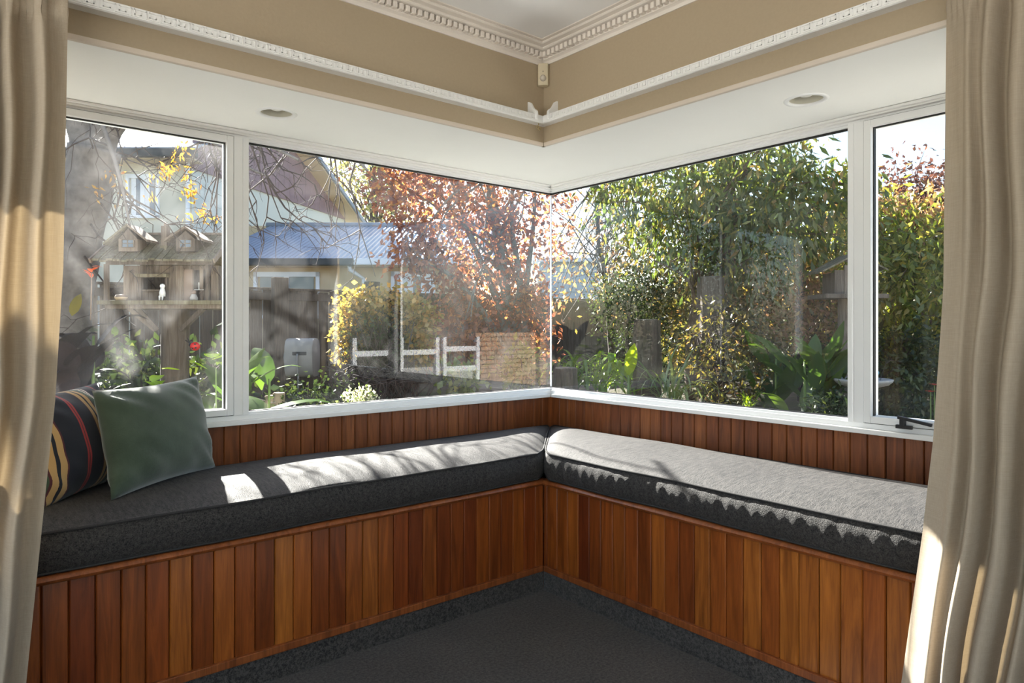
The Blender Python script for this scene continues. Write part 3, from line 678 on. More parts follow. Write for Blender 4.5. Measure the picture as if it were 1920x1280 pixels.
def clump(name, label, cat, base, specs, meshes, group=None, stem=None, part='leaf'):
    # specs: (height on stem, heading, tilt outward, scale, offset xy)
    t_ = thing(name, label, cat, base, group)
    for k, (h, az, tilt, sc, ox, oy) in enumerate(specs):
        o = D.objects.new(part, meshes[k % len(meshes)]); COL.objects.link(o); o.parent = t_
        o.location = (ox, oy, h); o.rotation_euler = (-tilt, 0, az); o.scale = (sc, sc, sc)
    if stem:
        for (x, y, h, r) in stem:
            o = MB().tube([(x, y, 0), (x*1.05, y*1.05, h*.5), (x*1.1, y*1.1, h)], [r, r*.85, r*.6], 7).build('stem', M['stem_green'], None, smooth=True); o.parent = t_
    return t_
def rnd(a, b): return random.uniform(a, b)

# ------------------------------------------------------------------ paling fence along the back of the garden
FY = 5.5
fx0, fx1 = -4.6, 9.4
fe = thing('paling_fence', 'long weathered grey paling fence across the back of the garden', 'fence', (2.0, FY, -.05))
pm = [MB().box((-.068, -.010, 0), (.068, .010, h)).build('paling', M['fence_wood'], fe, bevel=.002) for h in (1.66, 1.70, 1.68)]
pmd = [o.data for o in pm]
for o in pm: D.objects.remove(o)
k = 0; x = fx0
while x < fx1:
    o = copyof(pmd[k % 3], 'paling', (x, FY + rnd(-.004, .004), -.02 + rnd(-.015, .015)), fe, (0, rnd(-.006, .006), 0)); x += .1455; k += 1
for z in (.45, 1.52): MB().box((fx0, FY - .055, z), (fx1, FY - .012, z + .09)).build('rail', M['fence_wood'], fe, bevel=.004)
MB().box((fx0, FY - .03, 1.645), (fx1, FY + .03, 1.675)).build('capping', M['fence_wood'], fe, bevel=.003)
for px in (543, 800): 
    p = at(px, HOR, 8.2); MB().box((p.x - .09, FY - .17, -.05), (p.x + .09, FY - .05, 1.80)).build('post', M['fence_wood'], fe, bevel=.006)
for x in (-2.2, 4.6, 7.0): MB().box((x - .06, FY - .15, -.05), (x + .06, FY - .05, 1.70)).build('post', M['fence_wood'], fe, bevel=.006)

# ------------------------------------------------------------------ single-storey neighbour with the blue roof
def fbox(mb, l0, l1, d0, d1, z0, z1):
    c = fr((l0+l1)/2, (d0+d1)/2, (z0+z1)/2); return mb.obox(c, RT*(l1-l0)/2, FW*(d1-d0)/2, Vector((0,0,(z1-z0)/2)))
def L_at(px, d): return (px - 960)/FOC*d
DH = 13.8
lh = thing('neighbour_bungalow', 'single-storey tan house with a blue corrugated roof beyond the fence', 'house', fr(L_at(650, DH), DH, 0))
fbox(MB(), L_at(380, DH), L_at(880, DH), DH, DH + 3.5, -.1, 2.46).build('wall', M['tan_wall'], lh)
gt = fbox(MB(), L_at(380, DH - .35), L_at(664, DH - .35), DH - .42, DH - .28, 2.39, 2.53).build('gutter', M['gutter_dark'], lh, bevel=.02)
fbox(MB(), L_at(664, DH - .35), L_at(880, DH - .35), DH - .42, DH - .28, 2.40, 2.53).build('gutter', M['house_white'], lh, bevel=.02)
fbox(MB(), L_at(380, DH - .3), L_at(900, DH - .3), DH - .28, DH + .0, 2.38, 2.42).build('soffit', M['tan_soffit'], lh)
# corrugated roof: hip end to the left, ribs as real waves
rb = MB(); NC = 900; dir_up = None; e0, e1 = L_at(380, DH - .4), L_at(900, DH - .4); zr0, zr1, dr0, dr1 = 2.52, 3.72, DH - .42, DH + 3.4
NVv = 2
for i in range(NC+1):
    l = e0 + (e1 + .3 - e0)*i/NC; wv = .011*math.sin(2*math.pi*l/.105)
    for j in range(NVv+1):
        v = j/NVv; ll = l
        rb.v.append(tuple(fr(ll, dr0 + (dr1 - dr0)*v, zr0 + (zr1 - zr0)*v + wv)))
for i in range(NC):
    for j in range(NVv):
        a = i*(NVv+1)+j; rb.f.append((a, a+NVv+1, a+NVv+2, a+1))
rb.build('roof', M['roof_metal'], lh, smooth=True, fix=False)
MB().tube([fr(L_at(500, dr1), dr1, zr1 + .02), fr(e1 + .3, dr1, zr1 + .02)], .07, 8).build('ridge_cap', M['roof_metal'], lh, smooth=True)
fbox(MB(), L_at(380, dr1), e1 - .1, dr1, dr1 + .1, 2.4, zr1).build('back_gable', M['tan_wall'], lh)
MB().tube([fr(L_at(656, DH - .3), DH - .32, 2.38), fr(L_at(656, DH - .3), DH - .30, 2.32), fr(L_at(684, DH), DH - .08, 2.14), fr(L_at(684, DH), DH - .08, 0)], .045, 8).build('downpipe', M['house_white'], lh, smooth='auto')
def hwin(parent, l0, l1, d, z0, z1, nv=2, cur=False):
    fo = MB(); w_ = .07
    fbox(fo, l0, l1, d - .06, d + .02, z1 - w_*1.4, z1); fbox(fo, l0, l1, d - .06, d + .02, z0, z0 + w_); fbox(fo, l0, l0 + w_, d - .06, d + .02, z0, z1); fbox(fo, l1 - w_, l1, d - .06, d + .02, z0, z1)
    f = fo.build('window', M['house_white'], parent)
    step = (l1 - l0 - 2*w_)/nv
    for k in range(nv):
        a = l0 + w_ + k*step
        if k: fbox(MB(), a - .05, a + .05, d - .05, d + .02, z0 + w_, z1 - w_*1.4).build('mullion', M['house_white'], f)
        fbox(MB(), a + .05, a + step - .05, d - .02, d - .012, z0 + w_, z1 - w_*1.4).build('pane', M['house_glass'], f)
        if cur: fbox(MB(), a + .05, a + step*.5, d - .03, d - .022, z0 + w_, z1 - w_*1.4).build('blind', M['house_curtain'], f)
    return f
hwin(lh, L_at(477, DH), L_at(600, DH), DH, 1.35, 2.29)
hwin(lh, L_at(734, DH), L_at(816, DH), DH, 1.35, 2.30, 1, True)
fbox(MB(), L_at(790, DH), L_at(812, DH), DH - .05, DH + .01, 1.4, 2.2).build('door_jamb', M['house_white'], lh)

# ------------------------------------------------------------------ two-storey neighbour with the gable
uh = thing('neighbour_house', 'tall cream two-storey house with a gable tinted plum for shade behind the bird table', 'house', fr(-8.5, 16, 0))
A = lambda d: -7.5 + .223*(d - 16)                        # plan line of the gable wall: lateral offset at depth d
fbox(MB(), L_at(40, 16), L_at(360, 16), 16, 16.2, -.1, 5.15).build('front_wall', M['cream_wall'], uh)
P0, P1 = fr(A(16), 16, 0), fr(A(23.6), 23.6, 0); gw = (P1 - P0).normalized(); gn = Vector((gw.y, -gw.x, 0))
if gn.dot(CAM - P0) < 0: gn = -gn
MB().prism([P0 + Vector((0,0,-.1)), P1 + Vector((0,0,-.1)), P1 + Vector((0,0,4.9)), P0 + Vector((0,0,4.9))], -gn*.2).build('gable_wall', M['cream_wall_pale'], uh)
GL = (P1 - P0).length; pitch = 1.62/3.5; zr = lambda s_: 4.9 + (GL - s_)*pitch     # rake height above the wall at distance s_ along it
nb = 26
for k in range(nb):                                     # vertical cladding boards in the gable, each its own
    s0, s1 = GL*k/nb + .006, GL*(k+1)/nb - .006
    MB().prism([P0 + gw*s0 + Vector((0,0,4.88)), P0 + gw*s1 + Vector((0,0,4.88)), P0 + gw*s1 + Vector((0,0,max(4.9, zr(s1)))), P0 + gw*s0 + Vector((0,0,zr(s0)))], gn*.05).build('cladding_board', M['gable_board_shade_tint'], uh)
ov = .55
MB().prism([P0 + Vector((0,0,zr(0) - .02)), P1 + gw*.5 + Vector((0,0,4.9 - .25)), P1 + gw*.5 + gn*ov + Vector((0,0,4.9 - .25)), P0 + gn*ov + Vector((0,0,zr(0) - .02))], (0, 0, .04)).build('verge_soffit', M['tan_soffit'], uh)
MB().prism([P0 - gn*.3 + Vector((0,0,zr(0) + .03)), P1 - gn*.3 + gw*.6 + Vector((0,0,4.9 - .26)), P1 + gw*.6 + gn*(ov + .06) + Vector((0,0,4.9 - .26)), P0 + gn*(ov + .06) + Vector((0,0,zr(0) + .03))], (0, 0, .14)).build('roof', M['roof_metal'], uh)
fbox(MB(), L_at(40, 15.6), L_at(372, 15.6), 15.4, 15.6, 5.02, 5.22).build('gutter', M['gutter_dark'], uh, bevel=.03)
fbox(MB(), L_at(40, 15.6), L_at(372, 15.8), 15.5, 16.05, 5.0, 5.03).build('eave_soffit', M['tan_soffit'], uh)
MB().prism([fr(L_at(40, 15.6), 15.45, 5.2), fr(L_at(372, 15.6), 15.45, 5.2), fr(L_at(372, 15.6), 18.5, 6.5), fr(L_at(40, 15.6), 18.5, 6.5)], (0, 0, .06)).build('front_roof', M['roof_metal'], uh)
MB().tube([fr(L_at(352, 15.9), 15.9, 5.0), fr(L_at(352, 15.9), 15.9, 0)], .05, 8).build('downpipe', M['house_white'], uh, smooth='auto')
hwin(uh, L_at(150, 16), L_at(207, 16), 16, 3.72, 4.72, 1); hwin(uh, L_at(238, 16), L_at(300, 16), 16, 3.72, 4.75, 2, True)
hwin(uh, L_at(100, 16), L_at(240, 16), 16, 1.2, 2.1, 2)
# pale shed wall seen past the corner joint
sh = thing('pale_shed', 'pale blue-grey shed beyond the fence near the glass joint', 'shed', fr(L_at(1070, 14), 14, 0))
fbox(MB(), L_at(1012, 14), L_at(1122, 14), 14, 17, -.1, 2.55).build('wall', M['shed_wall'], sh)
for k in range(12): fbox(MB(), L_at(1012, 14) - .02, L_at(1122, 14) + .02, 13.965, 14.0, .1 + k*.2, .285 + k*.2).build('weatherboard', M['shed_wall'], sh)
MB().prism([fr(L_at(1006, 14), 13.8, 2.5), fr(L_at(1130, 14), 13.8, 2.5), fr(L_at(1130, 14), 15.6, 3.1), fr(L_at(1006, 14), 15.6, 3.1)], (0, 0, .08)).build('roof', M['house_white'], sh)
MB().prism([fr(L_at(1006, 14), 17.3, 2.5), fr(L_at(1130, 14), 17.3, 2.5), fr(L_at(1130, 14), 15.6, 3.1), fr(L_at(1006, 14), 15.6, 3.1)], (0, 0, .08)).build('roof', M['house_white'], sh)

# ------------------------------------------------------------------ bird table shaped like a cottage
def cottage(name, label, base_px, dep):
    # local axes: X along the front (picture right), Y into depth, all in metres at that depth
    s_ = dep/FOC; o0 = at(base_px[0], base_px[1], dep); R_ = RT; F_ = FW
    g = thing(name, label, 'bird house', (o0.x, o0.y, -.05))
    def lp(x, y, z): return Vector((o0.x, o0.y, 0)) + R_*x + F_*y + Vector((0, 0, z))
    def px(x, yy): return ((x - base_px[0])*s_, EYE + (HOR - yy)*s_)
    def bx(x0, x1, y0, y1, z0, z1): return MB().obox(lp((x0+x1)/2, (y0+y1)/2, (z0+z1)/2), R_*abs(x1-x0)/2, F_*abs(y1-y0)/2, Vector((0,0,abs(z1-z0)/2)))
    return g, lp, px, bx
g, lp, px_, bx_ = cottage('bird_cottage', 'weathered cottage-shaped bird house with two dormers on a thick post', (325, 570), 5.0)
s5 = 5/FOC
W_ = M['weathered_wood']; Wm = M['mossy_wood']
def PX(x, y): return px_(x, y)
pts_ = [lp(*q) for q in ((.0, .02, -.05), (.0, .02, .7), (.005, .02, 1.335))]
MB().tube(pts_, [.105, .10, .098], 10).build('post', W_, g, smooth='auto')
xL, zb_ = PX(218, 572); xR, zt_ = PX(440, 565)
dk = bx_(xL, xR, -.24, .30, zb_ - .002, zt_).build('deck', Wm, g, bevel=.004)
bx_(xL + .03, xR - .03, -.19, .26, zb_ - .03, zb_).build('deck_bearer', W_, g)
for x0, x1 in ((-.26, -.11), (-.20, -.09), (.28, .12)):
    MB().beam(lp(x0, -.12, 1.33), lp(x1*.8, -.08, 1.17), .03, .03).build('strut', W_, g)
# walls of vertical boards (front), each its own
wx0, _ = PX(246, 0); wx1, _ = PX(420, 0); _, wz1 = PX(0, 500)
cuts = [246, 258, 270, 280.5]; 
fb_ = [(246,258),(258.5,270),(270.5,280),(288,299),(299.5,312),(328,340),(340.5,352),(352.5,354)]
for a0, a1 in [(246,258),(258.6,270.5),(271,277),(329,341),(341.5,354),(386,392),(407,420)]:
    x0, _ = PX(a0, 0); x1, _ = PX(a1, 0); bx_(x0, x1, -.10, -.085 - rnd(0, .004), zt_, wz1).build('wall_board', W_, g)
for a0, a1 in [(277,288),(288.5,299),(299.5,312),(312.5,329)]:
    x0, _ = PX(a0, 0); x1, _ = PX(a1, 0); bx_(x0, x1, -.10, -.085, PX(0, 520)[1], wz1).build('wall_board', W_, g)
bx_(PX(354,0)[0], PX(407,0)[0], -.095, -.085, PX(0,508)[1], wz1).build('wall_board', W_, g)
for a0, a1 in ((392, 407),): bx_(PX(a0,0)[0], PX(a1,0)[0], -.095, -.085, zt_, PX(0,545)[1]).build('wall_board', W_, g)
bx_(PX(281,0)[0], PX(316,0)[0], -.095, -.085, zt_, PX(0, 547)[1]).build('shop_panel', W_, g)
bx_(PX(272,0)[0], PX(331,0)[0], -.15, -.085, PX(0,522)[1], PX(0,516)[1]).build('hood', Wm, g)
bx_(PX(277,0)[0], PX(281,0)[0], -.12, -.09, zt_, PX(0, 522)[1]).build('jamb', W_, g); bx_(PX(325,0)[0], PX(329,0)[0], -.12, -.09, zt_, PX(0, 522)[1]).build('jamb', W_, g)
bx_(PX(281,0)[0], PX(325,0)[0], -.11, -.09, PX(0,547)[1], PX(0,544)[1]).build('counter', W_, g)
bx_(PX(356,0)[0], PX(373,0)[0], -.098, -.09, zt_, PX(0, 507)[1]).build('door', M['figure_brown'], g)
for a0 in (355, 373.5): bx_(PX(a0,0)[0], PX(a0+2,0)[0], -.105, -.09, zt_, PX(0, 505)[1]).build('jamb', W_, g)
for a0, a1, b0, b1 in ((376, 393, 531, 545),):
    f = bx_(PX(a0,0)[0], PX(a1,0)[0], -.10, -.095, PX(0,b1)[1], PX(0,b1-1.2)[1]).build('window_bar', M['figure_white'], g)
    bx_(PX((a0+a1)/2-.5,0)[0], PX((a0+a1)/2+.5,0)[0], -.10, -.095, PX(0,b1)[1], PX(0,b0)[1]).build('window_bar', M['figure_white'], g)
# side walls, back wall with openings (light shows through), verandah posts and beam
bx_(wx0, wx0 + .012, -.09, .20, zt_, wz1).build('side_wall', W_, g); bx_(wx1 - .012, wx1, -.09, .20, zt_, wz1).build('side_wall', W_, g)
for a0, a1, b0, b1 in ((246, 288, 572, 500), (304, 372, 572, 500), (396, 420, 572, 500), (288, 304, 572, 545), (288, 304, 532, 500), (372, 396, 572, 544), (372, 396, 531, 500)):
    bx_(PX(a0,0)[0], PX(a1,0)[0], .20, .21, PX(0,b0)[1]+.02, PX(0,b1)[1]).build('back_board', W_, g)
bx_(PX(228,0)[0], PX(235,0)[0], -.22, -.195, zt_, wz1).build('verandah_post', W_, g); bx_(PX(410,0)[0], PX(416,0)[0], -.22, -.195, zt_, wz1).build('verandah_post', W_, g)
bx_(PX(232,0)[0], PX(424,0)[0], -.225, -.195, PX(0,501)[1], PX(0,493)[1]).build('beam', W_, g)
# roof: two slopes of staggered shingle boards
rx0, rx1 = PX(214, 0)[0], PX(428, 0)[0]; ze, zr_ = PX(0, 493)[1] - .01, PX(0, 440)[1]; ye, yr = -.27, .06
nsh = 17
for k in range(nsh):
    a0 = rx0 + (rx1 - rx0)*k/nsh; a1 = rx0 + (rx1 - rx0)*(k+1)/nsh - .003; dz = rnd(-.006, .006); e = rnd(-.012, .012)
    for sgn in (0, 1):
        yb_ = ye + e if not sgn else 2*yr - ye; 
        MB().prism([lp(a0, yr, zr_ + dz), lp(a1, yr, zr_ + dz), lp(a1, yb_, ze + dz - e*.3), lp(a0, yb_, ze + dz - e*.3)], (0, 0, .014)).build('shingle', Wm, g)
bx_(rx0 - .01, rx1 + .01, yr - .02, yr + .02, zr_ + .006, zr_ + .022).build('ridge', W_, g)
MB().beam(lp(rx0 - .012, yr, zr_), lp(rx0 - .012, ye, ze), .014, .035).build('barge_board', M['figure_brown'], g); MB().beam(lp(rx1 + .012, yr, zr_), lp(rx1 + .012, ye, ze), .014, .035).build('barge_board', W_, g)
cx_, _ = PX(325.5, 0)
ch = bx_(cx_ - .021, cx_ + .021, -.14, -.09, PX(0,465)[1], PX(0,428)[1]).build('chimney', W_, g, bevel=.003)
bx_(cx_ - .008, cx_ + .008, -.125, -.105, PX(0,428)[1], PX(0,421)[1]).build('chimney_pot', M['figure_brown'], ch)
MB().prism([lp(cx_ - .05, -.17, PX(0,492)[1]), lp(cx_ + .03, -.17, PX(0,492)[1]), lp(cx_ + .021, -.14, PX(0,464)[1]), lp(cx_ - .021, -.14, PX(0,464)[1])], F_ if False else FW*.06).build('chimney_breast', Wm, ch)
for c_, lx, rx_, top in ((271, 229, 307, 432), (374, 338, 409, 436)):
    cxx = PX(c_, 0)[0]; zt2 = PX(0, top)[1]; zbm = PX(0, 477)[1]; yy = -.215
    dm = bx_(PX(c_-17,0)[0], PX(c_+17,0)[0], yy, yy + .12, zbm, PX(0, 455)[1]).build('dormer', W_, g)
    MB().prism([lp(PX(c_-17,0)[0], yy, PX(0,455)[1]), lp(PX(c_+17,0)[0], yy, PX(0,455)[1]), lp(cxx, yy, zt2 - .015)], FW*.12).build('dormer_gable', W_, dm)
    bx_(PX(c_-10,0)[0], PX(c_+10,0)[0], yy - .004, yy, PX(0,470)[1], PX(0,457)[1]).build('pane', M['house_glass'], dm)
    wf = MB()
    for q in (PX(c_-.8,0)[0], PX(c_-11,0)[0], PX(c_+10,0)[0]): wf.obox(lp(q + .003, yy - .005, (PX(0,457)[1]+PX(0,470)[1])/2), RT*.003, FW*.003, Vector((0,0,.026)))
    for q in (456, 463, 470): wf.obox(lp(cxx, yy - .005, PX(0,q)[1]), RT*.04, FW*.003, Vector((0,0,.0025)))
    wf.build('window_frame', W_, dm)
    for tx in (lx, rx_):
        e0_, e1_ = lp(PX(tx,0)[0], yy - .02, PX(0, 460 if tx != 229 else 466)[1]), lp(cxx, yy - .02, zt2)
        MB().prism([e0_, e1_, e1_ + FW*.17, e0_ + FW*.17], (0, 0, .016)).build('dormer_roof', Wm if tx in (229,) else W_, dm)
# ornaments that stand on the bird cottage deck
o = thing('angel_figurine', 'tiny white seated figurine by the bird house shop window', 'figurine', lp(PX(325,0)[0], -.155, zt_))
q = lp(PX(325,0)[0], -.155, zt_)
MB().ball(q + Vector((0,0,.103)), .018, 12, 8).build('head', M['figure_white'], o, smooth=True)
MB().lathe(q, [(.0, .028), (.020, .03), (.022, .055), (.014, .088), (.0, .092)], 12).build('body', M['figure_white'], o, smooth=True)
for sx in (-1, 1): MB().tube([q + RT*.008*sx + Vector((0,0,.035)), q + RT*.011*sx - FW*.02 + Vector((0,0,.03)), q + RT*.010*sx - FW*.022 + Vector((0,0,.0))], [.008,.007,.005], 7).build('leg', M['figure_white'], o, smooth=True)
o = thing('figurine', 'tiny brown figurine by the bird house door', 'figurine', lp(PX(382,0)[0], -.155, zt_)); q = lp(PX(382,0)[0], -.155, zt_)
MB().ball(q + Vector((0,0,.058)), .018, 12, 8).build('head', M['figure_brown'], o, smooth=True)
MB().lathe(q, [(.0, 0), (.026, .0), (.028, .02), (.016, .045), (.0, .05)], 12).build('body', M['stone'], o, smooth=True)
o = thing('feed_bowl', 'small round bowl on the bird house verandah', 'bowl', lp(PX(252,0)[0], -.17, zt_)); q = lp(PX(252,0)[0], -.17, zt_)
MB().lathe(q, [(.0, .001), (.03, .001), (.042, .02), (.042, .026), (.034, .024), (.0, .012)], 16).build('bowl', M['log_cut'], o, smooth=True)
MB().lathe(q, [(.0415, .026), (.034, .04), (.0, .044)], 16).build('lid', M['figure_brown'], o, smooth=True)
# ladybird ornament on the post
q = at(366, 649, 4.86); lb = thing('ladybird_ornament', 'red ladybird ornament fixed to the thick bird house post', 'ornament', q)
MB().ball(q, (.034, .03, .032), 16, 10).build('shell', M['ladybird_red'], lb, smooth=True)
MB().ball(q - RT*.032 + Vector((0,0,.010)), .015, 10, 8).build('head', M['dark_metal'], lb, smooth=True)
for dx, dz in ((-.07, .045), (-.055, .06)): MB().tube([q - RT*.04 + Vector((0,0,.02)), q + RT*dx + Vector((0,0,dz))], .003, 5).build('antenna', M['dark_metal'], lb)
for dx, dz in ((.01, .016), (-.008, -.012), (.016, -.010)): MB().ball(q + RT*dx - FW*.026 + Vector((0,0,dz)), .007, 8, 6).build('spot', M['dark_metal'], lb)

# second bird house at the right, seen from its side
g2, lp, px_, bx_ = cottage('bird_house', 'small gabled bird house on a post beside the far mullion', (1588, 556), 6.6)
PX = px_
MB().tube([lp(0, .05, -.05), lp(0, .05, PX(0, 556)[1])], .06, 10).build('post', W_, g2, smooth='auto')
bx_(PX(1532,0)[0], PX(1648,0)[0], -.18, .22, PX(0,560)[1], PX(0,552)[1]).build('deck', W_, g2, bevel=.004)
xa, xb = PX(1556, 0)[0], PX(1628, 0)[0]; z0_, zs, za = PX(0,552)[1], PX(0,512)[1], PX(0,494)[1]; xm = (xa + xb)/2
for k in range(4):
    x0, x1 = xa + (xb - xa)*k/4, xa + (xb - xa)*(k+1)/4 - .003; zt1 = zs + (za - zs)*(1 - abs((x0+x1)/2 - xm)/(xb - xm)) + .0
    bx_(x0, x1, -.10, -.088, z0_, zt1).build('wall_board', W_, g2)
bx_(xa, xa + .012, -.09, .16, z0_, zs).build('side_wall', W_, g2); bx_(xb - .012, xb, -.09, .16, z0_, zs).build('side_wall', W_, g2); bx_(xa, xb, .15, .16, z0_, zs).build('back_wall', W_, g2)
for sgn, xe_, ztip in ((-1, PX(1530,0)[0], PX(0,513)[1]), (1, PX(1650,0)[0], PX(0,508)[1])):
    for k in range(5):
        y0 = -.15 + k*.075; MB().prism([lp(xm, y0, PX(0,480)[1]), lp(xm, y0 + .07, PX(0,480)[1]), lp(xe_, y0 + .07, ztip + rnd(-.01,.01)), lp(xe_, y0, ztip + rnd(-.01,.01))], (0, 0, .018)).build('shingle', Wm, g2)

# ------------------------------------------------------------------ hose reel on the fence post, with its hose
q0 = at(567, 670, 8.22); hr = thing('hose_reel', 'putty-coloured retractable hose reel on the fence post', 'hose reel', q0)
ax = RT; pr = []
for k in range(22):
    a_ = 2*math.pi*k/22; r_ = .232; y_ = r_*math.cos(a_)*.72; z_ = r_*math.sin(a_)
    sq = 1/max(abs(math.cos(a_))**4 + abs(math.sin(a_))**4, .3)**.25; pr.append(q0 + FW*y_*sq - RT*.17 + Vector((0,0,z_*sq)))
MB().prism(pr, RT*.34).build('case', M['hose_reel'], hr, bevel=.025, smooth='auto')
MB().obox(q0 + RT*.015 - FW*.158 + Vector((0,0,.055)), RT*.085, FW*.012, Vector((0,0,.022))).build('slot', M['gutter_dark'], hr, bevel=.008)
MB().lathe((0,0,0), [(0, 0), (.11, 0), (.12, .01), (.09, .02), (0, .022)], 20).build('side_disc', M['hose_reel'], hr) if False else None
MB().tube([q0 - RT*.175, q0 - RT*.195], [.12, .10], 20).build('side_disc', M['hose'], hr, smooth='auto')
MB().tube(catmull([q0 - RT*.01 - FW*.16 + Vector((0,0,.05)), q0 - FW*.20 + Vector((0,0,-.02)), q0 - FW*.19 + RT*.01 + Vector((0,0,-.25)), q0 - FW*.19 + Vector((0,0,-.6)), q0 - FW*.22 + Vector((0,0,-.82))], 6), .011, 7).build('hose', M['hose'], hr, smooth=True)
MB().obox(q0 + FW*.19 - RT*.03, RT*.09, FW*.07, Vector((0,0,.12))).build('wall_bracket', M['hose'], hr)
# garden edging logs
for k, (px, py, wd) in enumerate(((482, 752, .06), (506, 742, .045), (523, 737, .055))):
    p = at(px, py, 6.4); q = (p.x, p.y, -.05); o = thing('edging_log', ('short pale edging log nearest the mullion', 'slim pale edging log in the middle of three', 'tallest pale edging log of the three')[k], 'log', q, 'edging logs by the garden bed')
    MB().tube([q, (p.x, p.y, p.z)], wd, 12).build('log', M['log_cut'], o, smooth='auto')
    MB().tube([(p.x, p.y, p.z), (p.x, p.y, p.z + .006)], [wd*.96, wd*.9], 12).build('cut_end', M['log_cut'], o)

# ------------------------------------------------------------------ big bare tree by the bird cottage
DT = 5.4
bt = thing('bare_tree', 'old tree with a thick grey trunk and bare twigs beside the curtain', 'tree', ground_at(128, DT))
tp = catmull([at(126, 905, DT), at(124, 700, DT), at(130, 560, DT), at(146, 450, DT), at(165, 350, DT), at(178, 280, DT)], 6)
MB().tube(tp, [.155 + .03*math.sin(i*.9) *.2 + .03*(i/len(tp)) for i in range(len(tp))], 16).build('trunk', M['bark_grey'], bt, smooth=True)
tw = MB(); twl = []
def limb(pts, r0, r1, nm='limb'):
    c = catmull(pts, 6); MB().tube(c, [r0 + (r1 - r0)*i/(len(c)-1) for i in range(len(c))], 9).build(nm, M['bark_grey'], bt, smooth=True); return c
c1 = limb([at(170, 290, DT), at(150, 225, DT), at(118, 150, DT - .1), at(80, 40, DT - .2)], .13, .07)
c2 = limb([at(178, 290, DT), at(205, 235, DT), at(262, 185, DT - .1), at(340, 110, DT - .2)], .135, .06)
c3 = limb([at(262, 185, DT - .1), at(330, 208, DT - .1), at(380, 248, DT - .1), at(440, 300, DT - .2), at(500, 330, DT - .2)], .03, .008)
c4 = limb([at(340, 110, DT - .2), at(400, 180, DT - .2), at(470, 250, DT - .2), at(560, 300, DT - .2)], .034, .010)
c5 = limb([at(340, 110, DT - .2), at(480, 150, DT - .1), at(600, 235, DT), at(690, 320, DT)], .04, .010)
c6 = limb([at(80, 40, DT - .2), at(150, 140, DT - .5), at(215, 300, DT - .6), at(245, 430, DT - .6)], .03, .006)
def twig(p, d, L, r, lev, rg):
    p = Vector(p); pts = [p]; d = Vector(d).normalized(); n = 5
    for k in range(n):
        d = (d + Vector(rg.normal(size=3))*.28 + Vector((0, 0, -.10))).normalized(); p = p + d*L/n; pts.append(p)
    tw.tube(pts, [r*(1 - .75*k/n) for k in range(n+1)], 4, False); twl.append(pts)
    if lev > 0:
        for k in range(rg.integers(2, 4)):
            q = pts[rg.integers(1, n)]; dd = (d + Vector(rg.normal(size=3))*.9).normalized(); twig(q, dd, L*rg.uniform(.45, .75), r*.6, lev - 1, rg)
rgt = np.random.default_rng(21)
for c, cnt in ((c2, 6), (c3, 9), (c4, 9), (c5, 9), (c6, 5), (c1, 3)):
    for k in range(cnt):
        q = c[rgt.integers(3, len(c))]; dv = RT*rgt.uniform(-.5, 1.0) + Vector((0, 0, rgt.uniform(-1.3, .15))) + FW*rgt.uniform(-.3, .3); twig(q, dv, rgt.uniform(.5, 1.05), .0095, 2, rgt)
for px, py in ((128, 480), (140, 420), (158, 380), (190, 285)): twig(at(px + 30, py, DT - .12), RT*1.0 + Vector((0,0,-.5)), .8, .009, 2, rgt)
tw.build('twigs', M['twig'], bt, smooth=True, fix=False, stuff=True)
P = []
for px, py, n in ((215, 320, 14), (222, 345, 14), (300, 320, 26), (320, 318, 22), (345, 330, 12), (360, 355, 22), (350, 362, 16), (375, 390, 16), (395, 400, 18), (340, 275, 12), (335, 290, 10), (180, 360, 8), (275, 365, 7), (350, 397, 6), (230, 372, 6)):
    for k in range(n): P.append(at(px + rgt.normal()*9, py + rgt.normal()*9, DT - .25 + rgt.normal()*.06))
P = np.array([tuple(p) for p in P]); kk = len(P)
leaf_mesh('autumn_leaves', leaves_np(P, unit(rgt.normal(size=(kk,3))*.6 + np.array([.3,-.2,-.8])), unit(rgt.normal(size=(kk,3))), rgt.uniform(.038,.062,kk), rgt.uniform(.014,.022,kk)), M['leaf_gold'], bt)

# ------------------------------------------------------------------ trees seen through the first window
mp = tree('copper_maple', 'copper-red leafy maple in front of the neighbour roof', 'tree', ground_at(955, 8.3), [at(955, 660, 8.3), at(945, 520, 8.3), at(925, 400, 8.3), at(905, 250, 8.3)],
     [ell(800, 350, 8.2, .62, .6, .5, 3), ell(900, 310, 8.4, .8, .7, .7, 3), ell(985, 400, 8.5, .5, .6, .9, 3), ell(870, 470, 8.2, .72, .55, .5, 3), ell(775, 478, 7.9, .24, .3, .18, .8), ell(920, 560, 8.3, .62, .5, .42, 2.6), ell(860, 620, 8.0, .42, .42, .34, 1.8), ell(760, 330, 8.1, .3, .3, .3, 1), ell(990, 610, 8.3, .28, .3, .5, 1.2)],
     11000, .080, .045, 'leaf_copper', 'bark_grey', .085, .35, 46, 12, .12)
for pts in ([at(990, 690, 8.4), at(985, 560, 8.4), at(1000, 420, 8.5), at(1005, 280, 8.5)], [at(960, 690, 8.3), at(975, 540, 8.3), at(960, 420, 8.3), at(965, 260, 8.3)], [at(970, 700, 8.2), at(930, 560, 8.2), at(880, 440, 8.2), at(840, 320, 8.2)], [at(960, 690, 8.2), at(915, 600, 8.1), at(850, 520, 8.0), at(775, 480, 7.9)]):
    c = catmull(pts, 6); MB().tube(c, [.055 - .045*i/len(c) for i in range(len(c))], 8).build('limb', M['bark_grey'], mp, smooth=True)
